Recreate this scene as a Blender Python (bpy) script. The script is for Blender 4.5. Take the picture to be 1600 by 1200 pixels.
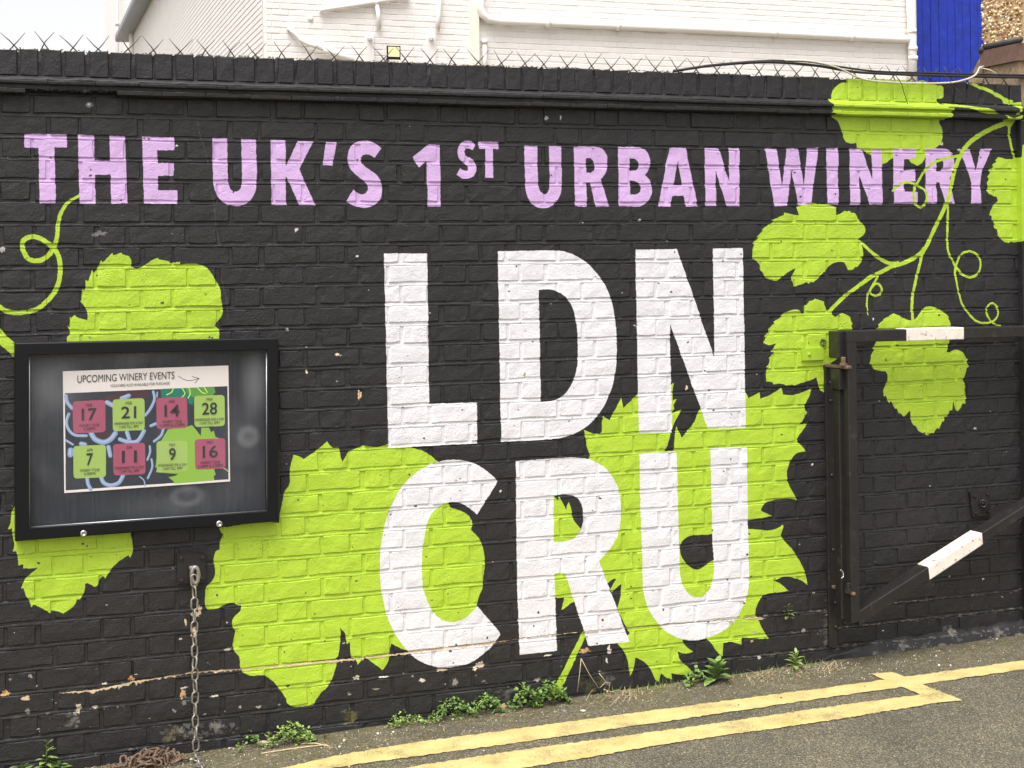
import bpy, bmesh, math, random
import numpy as np
from mathutils import Vector, Matrix

for _o in list(bpy.data.objects):
    bpy.data.objects.remove(_o)
S = bpy.context.scene
C = S.collection
R = random.Random(7)
NR = np.random.RandomState(11)

# ------------------------------------------------------------------ camera, sky, sun, exposure
FPX, YAW, ROLL, HY, D0, CZ = 2450.0, math.radians(20.75), -0.013, -180.0, 5.8, 1.76
cam = bpy.data.cameras.new('camera'); camo = bpy.data.objects.new('camera', cam); C.objects.link(camo)
cam.sensor_width = 36.0; cam.lens = FPX / 1600.0 * 36.0
cam.shift_y = HY / 1600.0 * math.cos(ROLL); cam.shift_x = -HY / 1600.0 * math.sin(ROLL) * -1
cam.clip_start = 0.05; cam.clip_end = 400
_fw = Vector((math.sin(YAW), math.cos(YAW), 0)); _rt = Vector((math.cos(YAW), -math.sin(YAW), 0)); _up = Vector((0, 0, 1))
_m = Matrix((_rt, _up, -_fw)).transposed().to_4x4()
camo.matrix_world = Matrix.Translation((0, -D0, CZ)) @ _m @ Matrix.Rotation(ROLL, 4, 'Z')
S.camera = camo

SUN_EL, SUN_AZ = math.radians(66), math.radians(-140)      # azimuth measured from +Y towards +X
w = bpy.data.worlds.new('World'); S.world = w; w.use_nodes = True
nt = w.node_tree; nt.nodes.clear()
sky = nt.nodes.new('ShaderNodeTexSky'); sky.sky_type = 'NISHITA'; sky.sun_disc = False
sky.sun_elevation = SUN_EL; sky.sun_rotation = SUN_AZ; sky.air_density = 1.0; sky.dust_density = 4.0; sky.ozone_density = 1.0
bw = nt.nodes.new('ShaderNodeRGBToBW'); mx = nt.nodes.new('ShaderNodeMix'); mx.data_type = 'RGBA'
mx.inputs['Factor'].default_value = 0.95
wm = nt.nodes.new('ShaderNodeMix'); wm.data_type = 'RGBA'; wm.blend_type = 'MULTIPLY'; wm.inputs['Factor'].default_value = 1
wm.inputs[7].default_value = (1.0, 0.99, 0.985, 1)
bg = nt.nodes.new('ShaderNodeBackground'); bg.inputs['Strength'].default_value = 0.15
ow = nt.nodes.new('ShaderNodeOutputWorld')
L_ = nt.links.new
L_(sky.outputs[0], bw.inputs[0]); L_(sky.outputs[0], mx.inputs[6]); L_(bw.outputs[0], wm.inputs[6]); L_(wm.outputs[2], mx.inputs[7])
L_(mx.outputs[2], bg.inputs[0]); L_(bg.outputs[0], ow.inputs[0])
sl = bpy.data.lights.new('sun', 'SUN'); sl.energy = 1.1; sl.angle = math.radians(42); sl.color = (1, 0.98, 0.955)
so = bpy.data.objects.new('sun', sl); C.objects.link(so)
_d = Vector((math.sin(SUN_AZ) * math.cos(SUN_EL), math.cos(SUN_AZ) * math.cos(SUN_EL), math.sin(SUN_EL)))
so.rotation_euler = _d.to_track_quat('Z', 'Y').to_euler()
so.location = (0, -4, 8)
vs = S.view_settings
vs.view_transform = 'Standard'; vs.look = 'None'; vs.gamma = 1; vs.use_curve_mapping = False
vs.exposure = 1.25
S.cycles.max_bounces = 6; S.cycles.diffuse_bounces = 3; S.cycles.transparent_max_bounces = 8

# ------------------------------------------------------------------ survey of the place: the photo's points on known planes
def un(x, y, Y=0.0):
    """point of the plane y = Y seen at photo pixel (x, y): world X, Z"""
    xs = x - 800.0; ys = y - 600.0
    c, s = math.cos(ROLL), math.sin(ROLL)
    u = c * xs + s * ys; v = -s * xs + c * ys - HY
    dX = math.sin(YAW) + u / FPX * math.cos(YAW); dY = math.cos(YAW) - u / FPX * math.sin(YAW)
    t = (D0 + Y) / dY
    return t * dX, CZ - t * v / FPX
def un3(x, y, Y=0.0):
    a, b = un(x, y, Y); return Vector((a, Y, b))
SLOPE = 0.024
def gz(X): return SLOPE * (X - 0.92)
def gr(x, y):
    X, Z = un(x, y); Z -= CZ
    s = (-CZ - SLOPE * 0.92) / (Z - SLOPE * X)
    return Vector((s * X, -D0 + s * D0, gz(s * X)))
def ray_X(x, y, X):
    """point of the plane x = X"""
    xs = x - 800.0; ys = y - 600.0
    c, s = math.cos(ROLL), math.sin(ROLL)
    u = c * xs + s * ys; v = -s * xs + c * ys - HY
    dX = math.sin(YAW) + u / FPX * math.cos(YAW); dY = math.cos(YAW) - u / FPX * math.sin(YAW)
    t = X / dX
    return Vector((X, -D0 + t * dY, CZ - t * v / FPX))
def pr(X, Y, Z):
    d = X * math.sin(YAW) + (Y + D0) * math.cos(YAW); r = X * math.cos(YAW) - (Y + D0) * math.sin(YAW)
    u = FPX * r / d; v = -FPX * (Z - CZ) / d + HY
    c, s = math.cos(ROLL), math.sin(ROLL)
    return c * u - s * v + 800, s * u + c * v + 600
def zk(k):
    return CZ + 0.1802 - 0.0776957 * k - 9.647e-6 * k * k - 2.164e-6 * k ** 3

# ------------------------------------------------------------------ helpers
class MB:
    def __init__(s): s.v = []; s.f = []; s.mi = []; s.cur = 0
    def add(s, vs_, fs):
        o = len(s.v); s.v += [tuple(p) for p in vs_]
        for f in fs: s.f.append(tuple(o + i for i in f)); s.mi.append(s.cur)
    def box(s, a, b):
        x0, y0, z0 = a; x1, y1, z1 = b
        s.add([(x0,y0,z0),(x1,y0,z0),(x1,y1,z0),(x0,y1,z0),(x0,y0,z1),(x1,y0,z1),(x1,y1,z1),(x0,y1,z1)],
              [(0,3,2,1),(4,5,6,7),(0,1,5,4),(1,2,6,5),(2,3,7,6),(3,0,4,7)])
    def hexa(s, q0, q1):
        """solid between two quads (each 4 points, same order)"""
        s.add(list(q0) + list(q1), [(3,2,1,0),(4,5,6,7),(0,1,5,4),(1,2,6,5),(2,3,7,6),(3,0,4,7)])
    def tube(s, pts, r, n=8, cap=True, closed=False):
        pts = [Vector(p) for p in pts]; N = len(pts); rs = r if isinstance(r, (list, tuple)) else [r] * N
        rings = []; prev = None
        for i, p in enumerate(pts):
            if closed: t = pts[(i + 1) % N] - pts[i - 1]
            else: t = pts[min(i + 1, N - 1)] - pts[max(i - 1, 0)]
            t.normalize()
            if prev is None:
                a = Vector((0, 0, 1)) if abs(t.z) < 0.9 else Vector((1, 0, 0))
                nrm = t.cross(a).normalized()
            else:
                nrm = (prev - t * prev.dot(t)).normalized()
            prev = nrm; b = t.cross(nrm)
            rings.append([p + (nrm * math.cos(2*math.pi*k/n) + b * math.sin(2*math.pi*k/n)) * rs[i] for k in range(n)])
        vv = [q for rg in rings for q in rg]; ff = []
        M = N if closed else N - 1
        for i in range(M):
            j = (i + 1) % N
            for k in range(n):
                ff.append((i*n+k, i*n+(k+1)%n, j*n+(k+1)%n, j*n+k))
        if cap and not closed:
            ff.append(tuple(reversed(range(n)))); ff.append(tuple((N-1)*n + k for k in range(n)))
        s.add(vv, ff)
    def lathe(s, c, axis, prof, n=12):
        """prof: list of (radius, distance along axis)"""
        axis = Vector(axis).normalized(); a = Vector((0,0,1)) if abs(axis.z) < .9 else Vector((1,0,0))
        e1 = axis.cross(a).normalized(); e2 = axis.cross(e1); c = Vector(c); vv = []; ff = []
        for r, d in prof:
            for k in range(n):
                t = 2*math.pi*k/n; vv.append(c + axis*d + (e1*math.cos(t)+e2*math.sin(t))*r)
        for i in range(len(prof)-1):
            for k in range(n): ff.append((i*n+k, i*n+(k+1)%n, (i+1)*n+(k+1)%n, (i+1)*n+k))
        ff.append(tuple(reversed(range(n)))); ff.append(tuple((len(prof)-1)*n+k for k in range(n)))
        s.add(vv, ff)
    def mesh(s, name, mats, smooth=False):
        me = bpy.data.meshes.new(name); me.from_pydata(s.v, [], s.f)
        for m in (mats if isinstance(mats, (list, tuple)) else [mats]): me.materials.append(m)
        if len(me.materials) > 1: me.polygons.foreach_set('material_index', s.mi)
        bm = bmesh.new(); bm.from_mesh(me); bmesh.ops.recalc_face_normals(bm, faces=bm.faces); bm.to_mesh(me); bm.free()
        if smooth: me.polygons.foreach_set('use_smooth', [True] * len(me.polygons))
        me.update(); return me
def put(name, me, parent=None, loc=(0, 0, 0), kind=None):
    o = bpy.data.objects.new(name, me); C.objects.link(o); o.location = loc
    if parent is not None:
        o.parent = parent
        base = parent.location.copy(); q = parent.parent
        while q is not None: base += q.location; q = q.parent
        o.location = Vector(loc) - base
    if kind: o['kind'] = kind
    return o
def part(name, mb, mats, parent=None, smooth=False, kind=None):
    return put(name, mb.mesh(name, mats, smooth), parent, (0, 0, 0), kind)
def tag(o, label, cat, group=None):
    o['label'] = label; o['category'] = cat
    if group: o['group'] = group
    return o
def thing(name, loc, label, cat, group=None):
    o = bpy.data.objects.new(name, None); C.objects.link(o); o.location = loc; o.empty_display_size = .05
    return tag(o, label, cat, group)

def srgb(r, g, b):
    f = lambda c: (c / 255.0) / 12.92 if c / 255.0 <= 0.04045 else ((c / 255.0 + 0.055) / 1.055) ** 2.4
    return (f(r), f(g), f(b), 1)
def new_mat(name):
    m = bpy.data.materials.new(name); m.use_nodes = True; n = m.node_tree
    return m, n, n.nodes['Principled BSDF']
def noise(n, scale, detail=4, rough=.55, vec=None):
    t = n.nodes.new('ShaderNodeTexNoise'); t.inputs['Scale'].default_value = scale; t.inputs['Detail'].default_value = detail
    t.inputs['Roughness'].default_value = rough
    if vec is not None: n.links.new(vec, t.inputs['Vector'])
    return t
def ramp(n, src, stops):
    r = n.nodes.new('ShaderNodeValToRGB'); e = r.color_ramp.elements
    while len(e) < len(stops): e.new(0.5)
    for i, (p, c) in enumerate(stops): e[i].position = p; e[i].color = c if len(c) == 4 else (*c, 1)
    n.links.new(src, r.inputs[0]); return r
def mixc(n, fac, a, b, blend='MIX'):
    m = n.nodes.new('ShaderNodeMix'); m.data_type = 'RGBA'; m.blend_type = blend
    for sock, v in ((m.inputs['Factor'], fac), (m.inputs[6], a), (m.inputs[7], b)):
        if isinstance(v, (int, float)): sock.default_value = v
        elif isinstance(v, tuple): sock.default_value = v
        else: n.links.new(v, sock)
    return m.outputs[2]
def math_(n, op, a, b=None, c=None):
    m = n.nodes.new('ShaderNodeMath'); m.operation = op
    for i, v in enumerate((a, b, c)):
        if v is None: continue
        if isinstance(v, (int, float)): m.inputs[i].default_value = v
        else: n.links.new(v, m.inputs[i])
    return m.outputs[0]
def bump(n, p, h, strength=.5, dist=.002, prev=None):
    b = n.nodes.new('ShaderNodeBump'); b.inputs['Strength'].default_value = strength; b.inputs['Distance'].default_value = dist
    n.links.new(h, b.inputs['Height'])
    if prev is not None: n.links.new(prev, b.inputs['Normal'])
    n.links.new(b.outputs[0], p.inputs['Normal']); return b.outputs[0]
def simple(name, col, rough=.6, metal=0, var=.25, scale=12, bumps=(60, .25, .001), second=None, th=(.45, .7), spec=.5):
    """paint, metal or stone: colour with mottling (and a second wear colour), fine relief"""
    m, n, p = new_mat(name); geo = n.nodes.new('ShaderNodeNewGeometry').outputs['Position']
    t = noise(n, scale, 5, .6, geo)
    lo = tuple(c * (1 - var) for c in col[:3]) + (1,); hi = tuple(min(1, c * (1 + var)) for c in col[:3]) + (1,)
    out = ramp(n, t.outputs[0], [(.3, lo), (.7, hi)]).outputs[0]
    if second is not None:
        t2 = noise(n, scale * 2.3, 6, .65, geo)
        f = ramp(n, t2.outputs[0], [(th[0], (0, 0, 0)), (th[1], (1, 1, 1))])
        out = mixc(n, f.outputs[0], out, second)
    n.links.new(out, p.inputs['Base Color']); p.inputs['Roughness'].default_value = rough; p.inputs['Metallic'].default_value = metal
    p.inputs['Specular IOR Level'].default_value = spec
    if bumps: bump(n, p, noise(n, bumps[0], 5, .6, geo).outputs[0], bumps[1], bumps[2])
    return m

# ------------------------------------------------------------------ flat print: polygons and strokes rasterised on their plane
def smooth_ring(pts, ang=38, sub=3):
    pts = [np.array(p, float) for p in pts]; n = len(pts); out = []
    def corner(i):
        a = pts[i] - pts[i-1]; b = pts[(i+1) % n] - pts[i]
        la, lb = np.hypot(*a), np.hypot(*b)
        if la < 1e-9 or lb < 1e-9: return True
        return np.degrees(np.arccos(np.clip(np.dot(a, b) / la / lb, -1, 1))) > ang
    cs = [corner(i) for i in range(n)]
    for i in range(n):
        p1, p2 = pts[i], pts[(i+1) % n]; c1, c2 = cs[i], cs[(i+1) % n]
        out.append(p1)
        if c1 and c2: continue
        L = np.hypot(*(p2 - p1)); u = (p2 - p1) / max(L, 1e-9)
        def tan(j):
            d = pts[(j+1) % n] - pts[j-1]; return d / max(np.hypot(*d), 1e-9) * L
        m1 = (p2 - p1) if c1 else tan(i); m2 = (p2 - p1) if c2 else tan((i+1) % n)
        for k in range(1, sub + 1):
            t = k / (sub + 1.0)
            out.append((2*t**3-3*t*t+1)*p1 + (t**3-2*t*t+t)*m1 + (-2*t**3+3*t*t)*p2 + (t**3-t*t)*m2)
    return out
def smooth_line(pts, sub=5):
    pts = [np.array(p, float) for p in pts]; n = len(pts); out = []
    for i in range(n - 1):
        p0, p1, p2, p3 = pts[max(i-1, 0)], pts[i], pts[i+1], pts[min(i+2, n-1)]
        for k in range(sub):
            t = k / sub
            out.append(.5*((2*p1)+(-p0+p2)*t+(2*p0-5*p1+4*p2-p3)*t*t+(-p0+3*p1-3*p2+p3)*t**3))
    out.append(pts[-1]); return out
class Print:
    def __init__(s, x0, z0, x1, z1, ppm, col):
        s.x0, s.z0, s.ppm = x0, z0, ppm; s.W = int((x1 - x0) * ppm); s.H = int((z1 - z0) * ppm)
        s.x1 = x0 + s.W / ppm; s.z1 = z0 + s.H / ppm
        s.a = np.empty((s.H, s.W, 3), np.float32); s.a[:] = np.array(col, np.float32) / 255
    def px(s, p): return ((p[0] - s.x0) * s.ppm, (p[1] - s.z0) * s.ppm)
    def poly(s, rings, col, al=1.0):
        """even-odd fill of world rings"""
        rings = [np.array([s.px(p) for p in r]) for r in rings]
        lo = max(0, int(min(r[:, 1].min() for r in rings))); hi = min(s.H - 1, int(max(r[:, 1].max() for r in rings)) + 1)
        col = np.array(col, np.float32) / 255
        A = np.concatenate([r for r in rings]); B = np.concatenate([np.roll(r, -1, 0) for r in rings])
        for y in range(lo, hi + 1):
            yc = y + .5
            m = (A[:, 1] <= yc) != (B[:, 1] <= yc)
            if not m.any(): continue
            a, b = A[m], B[m]
            xs = np.sort(a[:, 0] + (yc - a[:, 1]) / (b[:, 1] - a[:, 1]) * (b[:, 0] - a[:, 0]))
            for i in range(0, len(xs) - 1, 2):
                i0 = max(0, int(math.ceil(xs[i] - .5))); i1 = min(s.W, int(math.floor(xs[i+1] - .5)) + 1)
                if i1 > i0: s.a[y, i0:i1] = col if al >= 1 else s.a[y, i0:i1] * (1 - al) + col * al
    def stroke(s, pts, wid, col):
        col = np.array(col, np.float32) / 255
        P = [s.px(p) for p in pts]; ws = wid if isinstance(wid, (list, tuple)) else [wid] * len(P)
        for i in range(len(P) - 1):
            (ax, ay), (bx, by) = P[i], P[i+1]; r = max(ws[i], ws[i+1]) * .5 * s.ppm
            x0, x1 = max(0, int(min(ax, bx) - r - 1)), min(s.W, int(max(ax, bx) + r + 2))
            y0, y1 = max(0, int(min(ay, by) - r - 1)), min(s.H, int(max(ay, by) + r + 2))
            if x1 <= x0 or y1 <= y0: continue
            yy, xx = np.mgrid[y0:y1, x0:x1]; dx, dy = bx - ax, by - ay; L2 = dx*dx + dy*dy + 1e-9
            t = np.clip(((xx - ax)*dx + (yy - ay)*dy) / L2, 0, 1)
            d = np.hypot(xx - ax - t*dx, yy - ay - t*dy)
            rr = (ws[i] + (ws[i+1] - ws[i]) * t) * .5 * s.ppm
            s.a[y0:y1, x0:x1][d <= rr] = col
    def blob(s, x, z, rx, rz, col, rough=.35, alpha=1.0):
        n = 40; th = np.linspace(0, 2*np.pi, n, endpoint=False)
        k = 1 + rough * (NR.rand(n) - .5) * 1.2
        for f in (2, 3, 5): k += rough * .5 * np.sin(f * th + NR.rand() * 6.28) * NR.rand()
        s.poly([[(x + rx*k[i]*math.cos(th[i]), z + rz*k[i]*math.sin(th[i])) for i in range(n)]], col, alpha)
    def image(s, name):
        im = bpy.data.images.new(name, s.W, s.H, alpha=False)
        buf = np.ones((s.H, s.W, 4), np.float32); buf[..., :3] = s.a
        im.pixels.foreach_set(buf.ravel()); im.update(); im.pack(); return im
    def node(s, n, im, warp=.0016):
        """image colour looked up by the world X, Z of the surface point, edges wobbling a little like hand-cut paint"""
        geo = n.nodes.new('ShaderNodeNewGeometry').outputs['Position']
        v = geo
        if warp:
            t = noise(n, 55, 3, .6, geo)
            sub = n.nodes.new('ShaderNodeVectorMath'); sub.operation = 'SUBTRACT'; n.links.new(t.outputs['Color'], sub.inputs[0]); sub.inputs[1].default_value = (.5, .5, .5)
            ml = n.nodes.new('ShaderNodeVectorMath'); ml.operation = 'MULTIPLY_ADD'; n.links.new(sub.outputs[0], ml.inputs[0]); ml.inputs[1].default_value = (warp*4,)*3
            n.links.new(geo, ml.inputs[2]); v = ml.outputs[0]
        sp = n.nodes.new('ShaderNodeSeparateXYZ'); n.links.new(v, sp.inputs[0])
        cx = math_(n, 'MULTIPLY_ADD', sp.outputs[0], s.ppm / s.W, -s.x0 * s.ppm / s.W)
        cz = math_(n, 'MULTIPLY_ADD', sp.outputs[2], s.ppm / s.H, -s.z0 * s.ppm / s.H)
        cb = n.nodes.new('ShaderNodeCombineXYZ'); n.links.new(cx, cb.inputs[0]); n.links.new(cz, cb.inputs[1])
        it = n.nodes.new('ShaderNodeTexImage'); it.image = im; it.extension = 'EXTEND'; n.links.new(cb.outputs[0], it.inputs[0])
        return it.outputs[0], geo
def G(ox, oy, k, pts): return [(ox + x / k, oy + y / k) for x, y in pts]
def PT(s):
    v = [float(t) for t in s.replace(',', ' ').split()]; return list(zip(v[0::2], v[1::2]))
def W(pts, Y=0.0): return [un(x, y, Y) for x, y in pts]

# ================================================================== the mural
BLACK, GREEN, LILAC, WHITE, TAN = (35, 33, 34), (168, 197, 52), (203, 168, 214), (219, 217, 221), (204, 180, 146)
MU = Print(-0.3, -0.15, 5.0, 2.75, 800, BLACK)
t1 = 'un'
def leaf(pts, Y=0.0): MU.poly([W(smooth_ring(pts), Y)], GREEN)
def vine(pts, w0, w1=None, Y=0.0):
    p = W(smooth_line(pts), Y); n = len(p); w1 = w0 if w1 is None else w1
    MU.stroke(p, [(w0 + (w1 - w0) * i / (n - 1)) / 385.0 for i in range(n)], GREEN)
def letter(col, *rings): MU.poly([W(smooth_ring(r)) for r in rings], col)

# leaf behind the notice board
leaf(G(0, 380, 4.444, PT("463,655 487,630 483,606 465,573 484,585 487,513 497,520 518,498 540,515 605,535 608,500 595,455 575,420 553,397 566,400 570,322 592,325 594,255 612,265 640,183 650,205 680,170 702,115 710,135 780,68 785,85 845,65 850,78 895,88 910,115 912,160 940,175 975,170 1010,150 1050,120 1090,102 1125,118 1175,125 1180,138 1250,130 1250,148 1330,140 1400,152 1450,185 1490,245 1525,305 1535,390 1547,470 1535,510 1492,570 1525,605 1520,660 1500,900 1200,1500 470,900")))
leaf(G(0, 800, 6.667, PT("120,0 110,110 80,180 100,180 125,165 130,240 145,310 150,350 130,415 170,405 185,470 190,560 237,545 245,590 395,582 270,690 235,750 218,798 245,795 270,870 320,960 325,992 350,963 440,1005 530,1058 535,1028 600,1035 655,1057 720,1020 780,965 805,910 835,912 870,850 885,790 885,750 910,738 985,780 1010,765 1040,705 1075,668 1095,695 1130,640 1180,570 1260,500 1340,450 1355,478 1385,400 1380,300 1362,235 1362,-300 300,-300")))
MU.poly([W(G(0, 380, 4.444, PT("-40,545 0,590 50,650 103,690 103,798 60,755 0,705 -40,670")))], GREEN)
vine(G(0, 180, 5, PT("622,630 560,660 520,695 485,745 460,810 450,880 445,940 432,1000 418,1036")), 4, 6.5)
vine(G(0, 340, 6, PT("500,272 470,335 410,388 340,408 270,390 225,330 208,260 230,205 300,180 370,195 430,230 505,290 545,360 562,450 558,560 530,660 480,740 400,820 330,865 240,888 140,895 60,878 0,845 -60,800")), 6.5)
# leaf left of the C
leaf(G(320, 680, 4.444, PT("100,645 110,670 130,692 105,745 103,790 75,810 62,850 62,885 70,920 68,975 40,1025 8,1060"))
     + G(320, 860, 4.444, PT("3,320 3,390 20,410 60,412 100,400 140,378 190,368 230,380 255,383 245,420 200,465 188,510 200,545 215,560 205,600 195,650 205,700 240,740 243,790 250,820 270,850 330,870 405,865 440,885 485,920 530,980 565,1030 570,1060 610,1085 690,1085 755,1075 775,1035 805,990 850,950 890,880 905,830 915,790 905,755 925,730 940,640 945,590 938,535 975,580 985,650 1008,640 1010,700 1020,750 1050,755 1060,795 1090,760 1110,738 1130,755 1180,790 1235,832 1275,770 1285,700 1297,648 1340,670 1390,690"))
     + G(580, 860, 5, PT("300,780 600,700 820,440 840,370 870,290 882,180"))
     + G(580, 680, 5, PT("890,1020 888,970 880,900 860,840 830,790 778,738 793,690 780,650 740,612 680,585 620,565 605,530 530,212 500,190 440,140 380,115 320,100"))
     + G(320, 680, 4.444, PT("1440,60 1270,62 1210,82 1150,78 1095,75 1045,95 1000,115 975,150 955,185 942,150 935,87 890,88 865,65 848,42 800,85 740,130 690,165 650,145 617,135 600,190 590,240 587,340 555,390 548,420 535,480 520,550 520,612 420,600")))
# leaf behind N, R and U
leaf(G(860, 580, 5, PT("262,455 300,475 350,488 385,490 400,470 402,400 412,350 462,385 500,310 545,225 555,205 570,285 620,240 680,185 800,150 940,130 945,100 965,92 955,160 955,230 988,215 962,265 968,295 950,328 1032,298 985,370 950,450 920,560 895,625 965,625 970,520 985,428 1025,520 1080,455 1130,390 1170,300 1350,200"))
     + G(1140, 560, 8, PT("205,420 235,495 375,425 385,505 500,460 600,400 655,360 668,450 770,460 870,440 1030,375 990,490 945,570 945,630 975,672 930,750 885,820 970,820 920,890 850,990 850,1040 905,1095 950,1165"))
     + G(1140, 700, 8, PT("880,50 820,75 760,165 715,290 722,390 760,500 820,600 845,655 780,635 660,635 540,660 440,695 390,765 395,790 480,825 540,850 400,875 320,890 230,910 230,1010 350,1018 460,1030 560,1015 630,985 660,960 675,980 640,1095 700,1180"))
     + G(1000, 860, 5, PT("1195,0 1240,70 1280,150 1300,210 1310,272 1270,240 1200,215 1130,205 1050,235 1110,270 1160,318 1080,328 990,340 940,380 905,450 900,500 920,530 960,620 1010,690 940,690 860,685 800,682 797,740 740,720 700,712 650,725 645,830 600,790 560,730 525,690 430,600 330,705 370,760 418,792 370,805 320,800 295,790 310,850 350,890 405,940 370,972 300,970 245,960 252,1008 200,990 170,960 150,1030 120,1005 85,930 50,885 0,850"))
     + G(900, 960, 6.667, PT("620,450 605,560 565,645 553,560 530,450 490,370 430,310 560,200"))
     + G(860, 780, 5, PT("440,700 185,800 90,870 108,770 32,768 -60,700 -60,300"))
     + G(860, 580, 5, PT("27,970 60,1010 70,978 120,1075 145,1020 165,1085 180,1160 240,1232 300,1000 300,685 312,660 290,600 280,540")))
MU.poly([W(smooth_ring(G(860, 780, 5, PT("1265,270 1150,280 1080,290 1030,330 1012,380 1020,440 1060,500 1110,540 1150,548 1200,525 1265,480 1400,400 1548,235 1548,150"))))], BLACK)
MU.poly([W(smooth_ring(G(860, 780, 5, PT("420,680 455,650 490,626 515,622 490,665 465,705 485,730 520,690 555,660 550,750 520,855 480,800"))))], BLACK)
MU.poly([W([(910, 987), (915.6, 993), (874, 1085), (861, 1084)])], GREEN)
# leaf under WINERY
leaf(G(1160, 300, 6.667, PT("730,112 800,125 880,130 980,160 988,240 1040,215 1070,195 1085,205 1115,195 1130,212 1165,215 1200,260 1225,305 1265,340 1285,395 1270,440 1205,487 1225,500 1240,560 1253,620 1253,685 1245,715 1225,750 1195,782 1175,782 1145,812 1100,812 1085,780 1060,735 1000,728 940,745 895,785 860,835 845,830 800,890 740,940 710,935 690,960 670,940 600,965 540,985 535,955 508,915 520,870 555,795 500,820 430,870 370,920 320,922 270,905 235,885 205,830 175,795 190,780 165,735 120,700 100,680 105,610 120,540 103,537 170,480 155,465 215,405 205,390 260,350 330,312 310,292 430,240 432,215 500,228 590,245 572,190 562,155 600,140")))
# leaf over the coping: painted in bands on coping, string course and wall, each at its own depth
FL = PT("320,118 295,140 300,190 240,195 180,230 145,280 135,345 145,410 150,490 115,510 120,550 195,600 225,680 245,710 250,770 280,815 330,830 390,818 400,870 460,895 500,930 545,950 550,1045 660,1045 760,985 790,950 880,960 930,995 960,1030 1020,1058 1060,1040 1100,990 1120,910 1200,880 1265,830 1285,740 1275,660 1250,610 1255,585 1310,582 1335,545 1330,505 1345,495 1345,455 1270,370 1295,340 1295,240 1270,222 1130,205 1115,150 1060,125 900,118 700,118 450,115")
FL = smooth_ring(G(1280, 100, 6.667, FL))
def band(pts, y0, y1):
    out = []                                        # clip a ring to rows y0..y1
    for lo, yy in ((True, y0), (False, y1)):
        src = pts if lo else out; res = []
        for i in range(len(src)):
            a, b = src[i-1], src[i]; ia = (a[1] >= yy) if lo else (a[1] <= yy); ib = (b[1] >= yy) if lo else (b[1] <= yy)
            if ia != ib:
                t = (yy - a[1]) / (b[1] - a[1]); res.append((a[0] + t*(b[0]-a[0]), yy))
            if ib: res.append((b[0], b[1]))
        out = res
    return out
MU.poly([W(band(FL, 90, 154), -.012)], GREEN); MU.poly([W(band(FL, 153, 176), -.042)], GREEN); MU.poly([W(band(FL, 170, 400))], GREEN)
# leaf at the right end
leaf(G(1280, 180, 5, PT("1530,335 1500,345 1450,340 1400,325 1375,350 1385,365 1350,385 1365,400 1325,430 1335,450 1312,480 1325,500 1308,530 1320,560 1308,590 1330,615 1390,640 1395,670 1350,720 1328,780 1345,785 1345,820 1365,830 1370,880 1390,890 1395,940 1415,960 1450,990 1480,998 1500,985 1520,995 1560,985 1590,970 1650,950 1650,200 1600,225 1555,235 1548,330")))
# leaf behind the hinge
leaf(G(1180, 450, 8, PT("740,135 790,145 860,170 870,220 905,295 960,300 960,330 1000,362 1040,335 1095,312 1150,340 1185,365 1195,410 1218,450 1200,470 1215,520 1215,600 1060,850 880,980 880,1200"))
     + G(1140, 560, 8, PT("1200,440 1135,400 1110,330 1085,235 1010,275 880,310 805,340 795,330 700,335 680,325 620,315 550,325 540,300 455,285 460,160 490,110 455,115 490,60 495,0"))
     + G(1180, 450, 8, PT("185,870 170,880 165,880 240,800 195,795 230,745 265,690 180,715 110,690 105,680 135,610 115,605 175,540 160,520 245,440 235,420 330,360 315,350 400,295 490,268 540,275 585,315 610,320 615,260 610,225 650,200 680,160 730,150")))
# leaf behind the barrier's top rail
leaf(G(1340, 470, 8, PT("720,225 760,180 820,100 870,68 930,72 1010,100 1090,150 1145,205 1135,215 1165,295 1160,330 1150,500 1130,570 1115,640 1145,645 1190,620 1235,608 1310,640 1380,735 1370,770 1390,820 1365,840 1345,930 1320,990 1345,1040 1360,1090 1345,1095 1360,1200"))
     + G(1340, 570, 8, PT("1365,420 1350,430 1345,490 1315,480 1285,540 1250,582 1215,530 1195,450 1185,570 1150,570 1130,650 1095,650 1075,715 1060,700 1020,800 995,790 950,855 930,850 880,885 830,860 800,845 760,825 730,770 695,750 670,690 658,575 578,652 540,610 515,605 490,545 470,550 430,465 410,460 400,480 375,440 350,385 330,395 322,320 345,260 370,200 370,120 350,85 280,75 215,60 200,55 180,10"))
     + G(1340, 470, 8, PT("175,790 148,790 170,700 160,690 215,600 190,600 230,520 220,500 235,350 265,320 250,295 320,245 315,230 395,190 390,185 450,158 530,190 620,235 680,245")))
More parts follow.
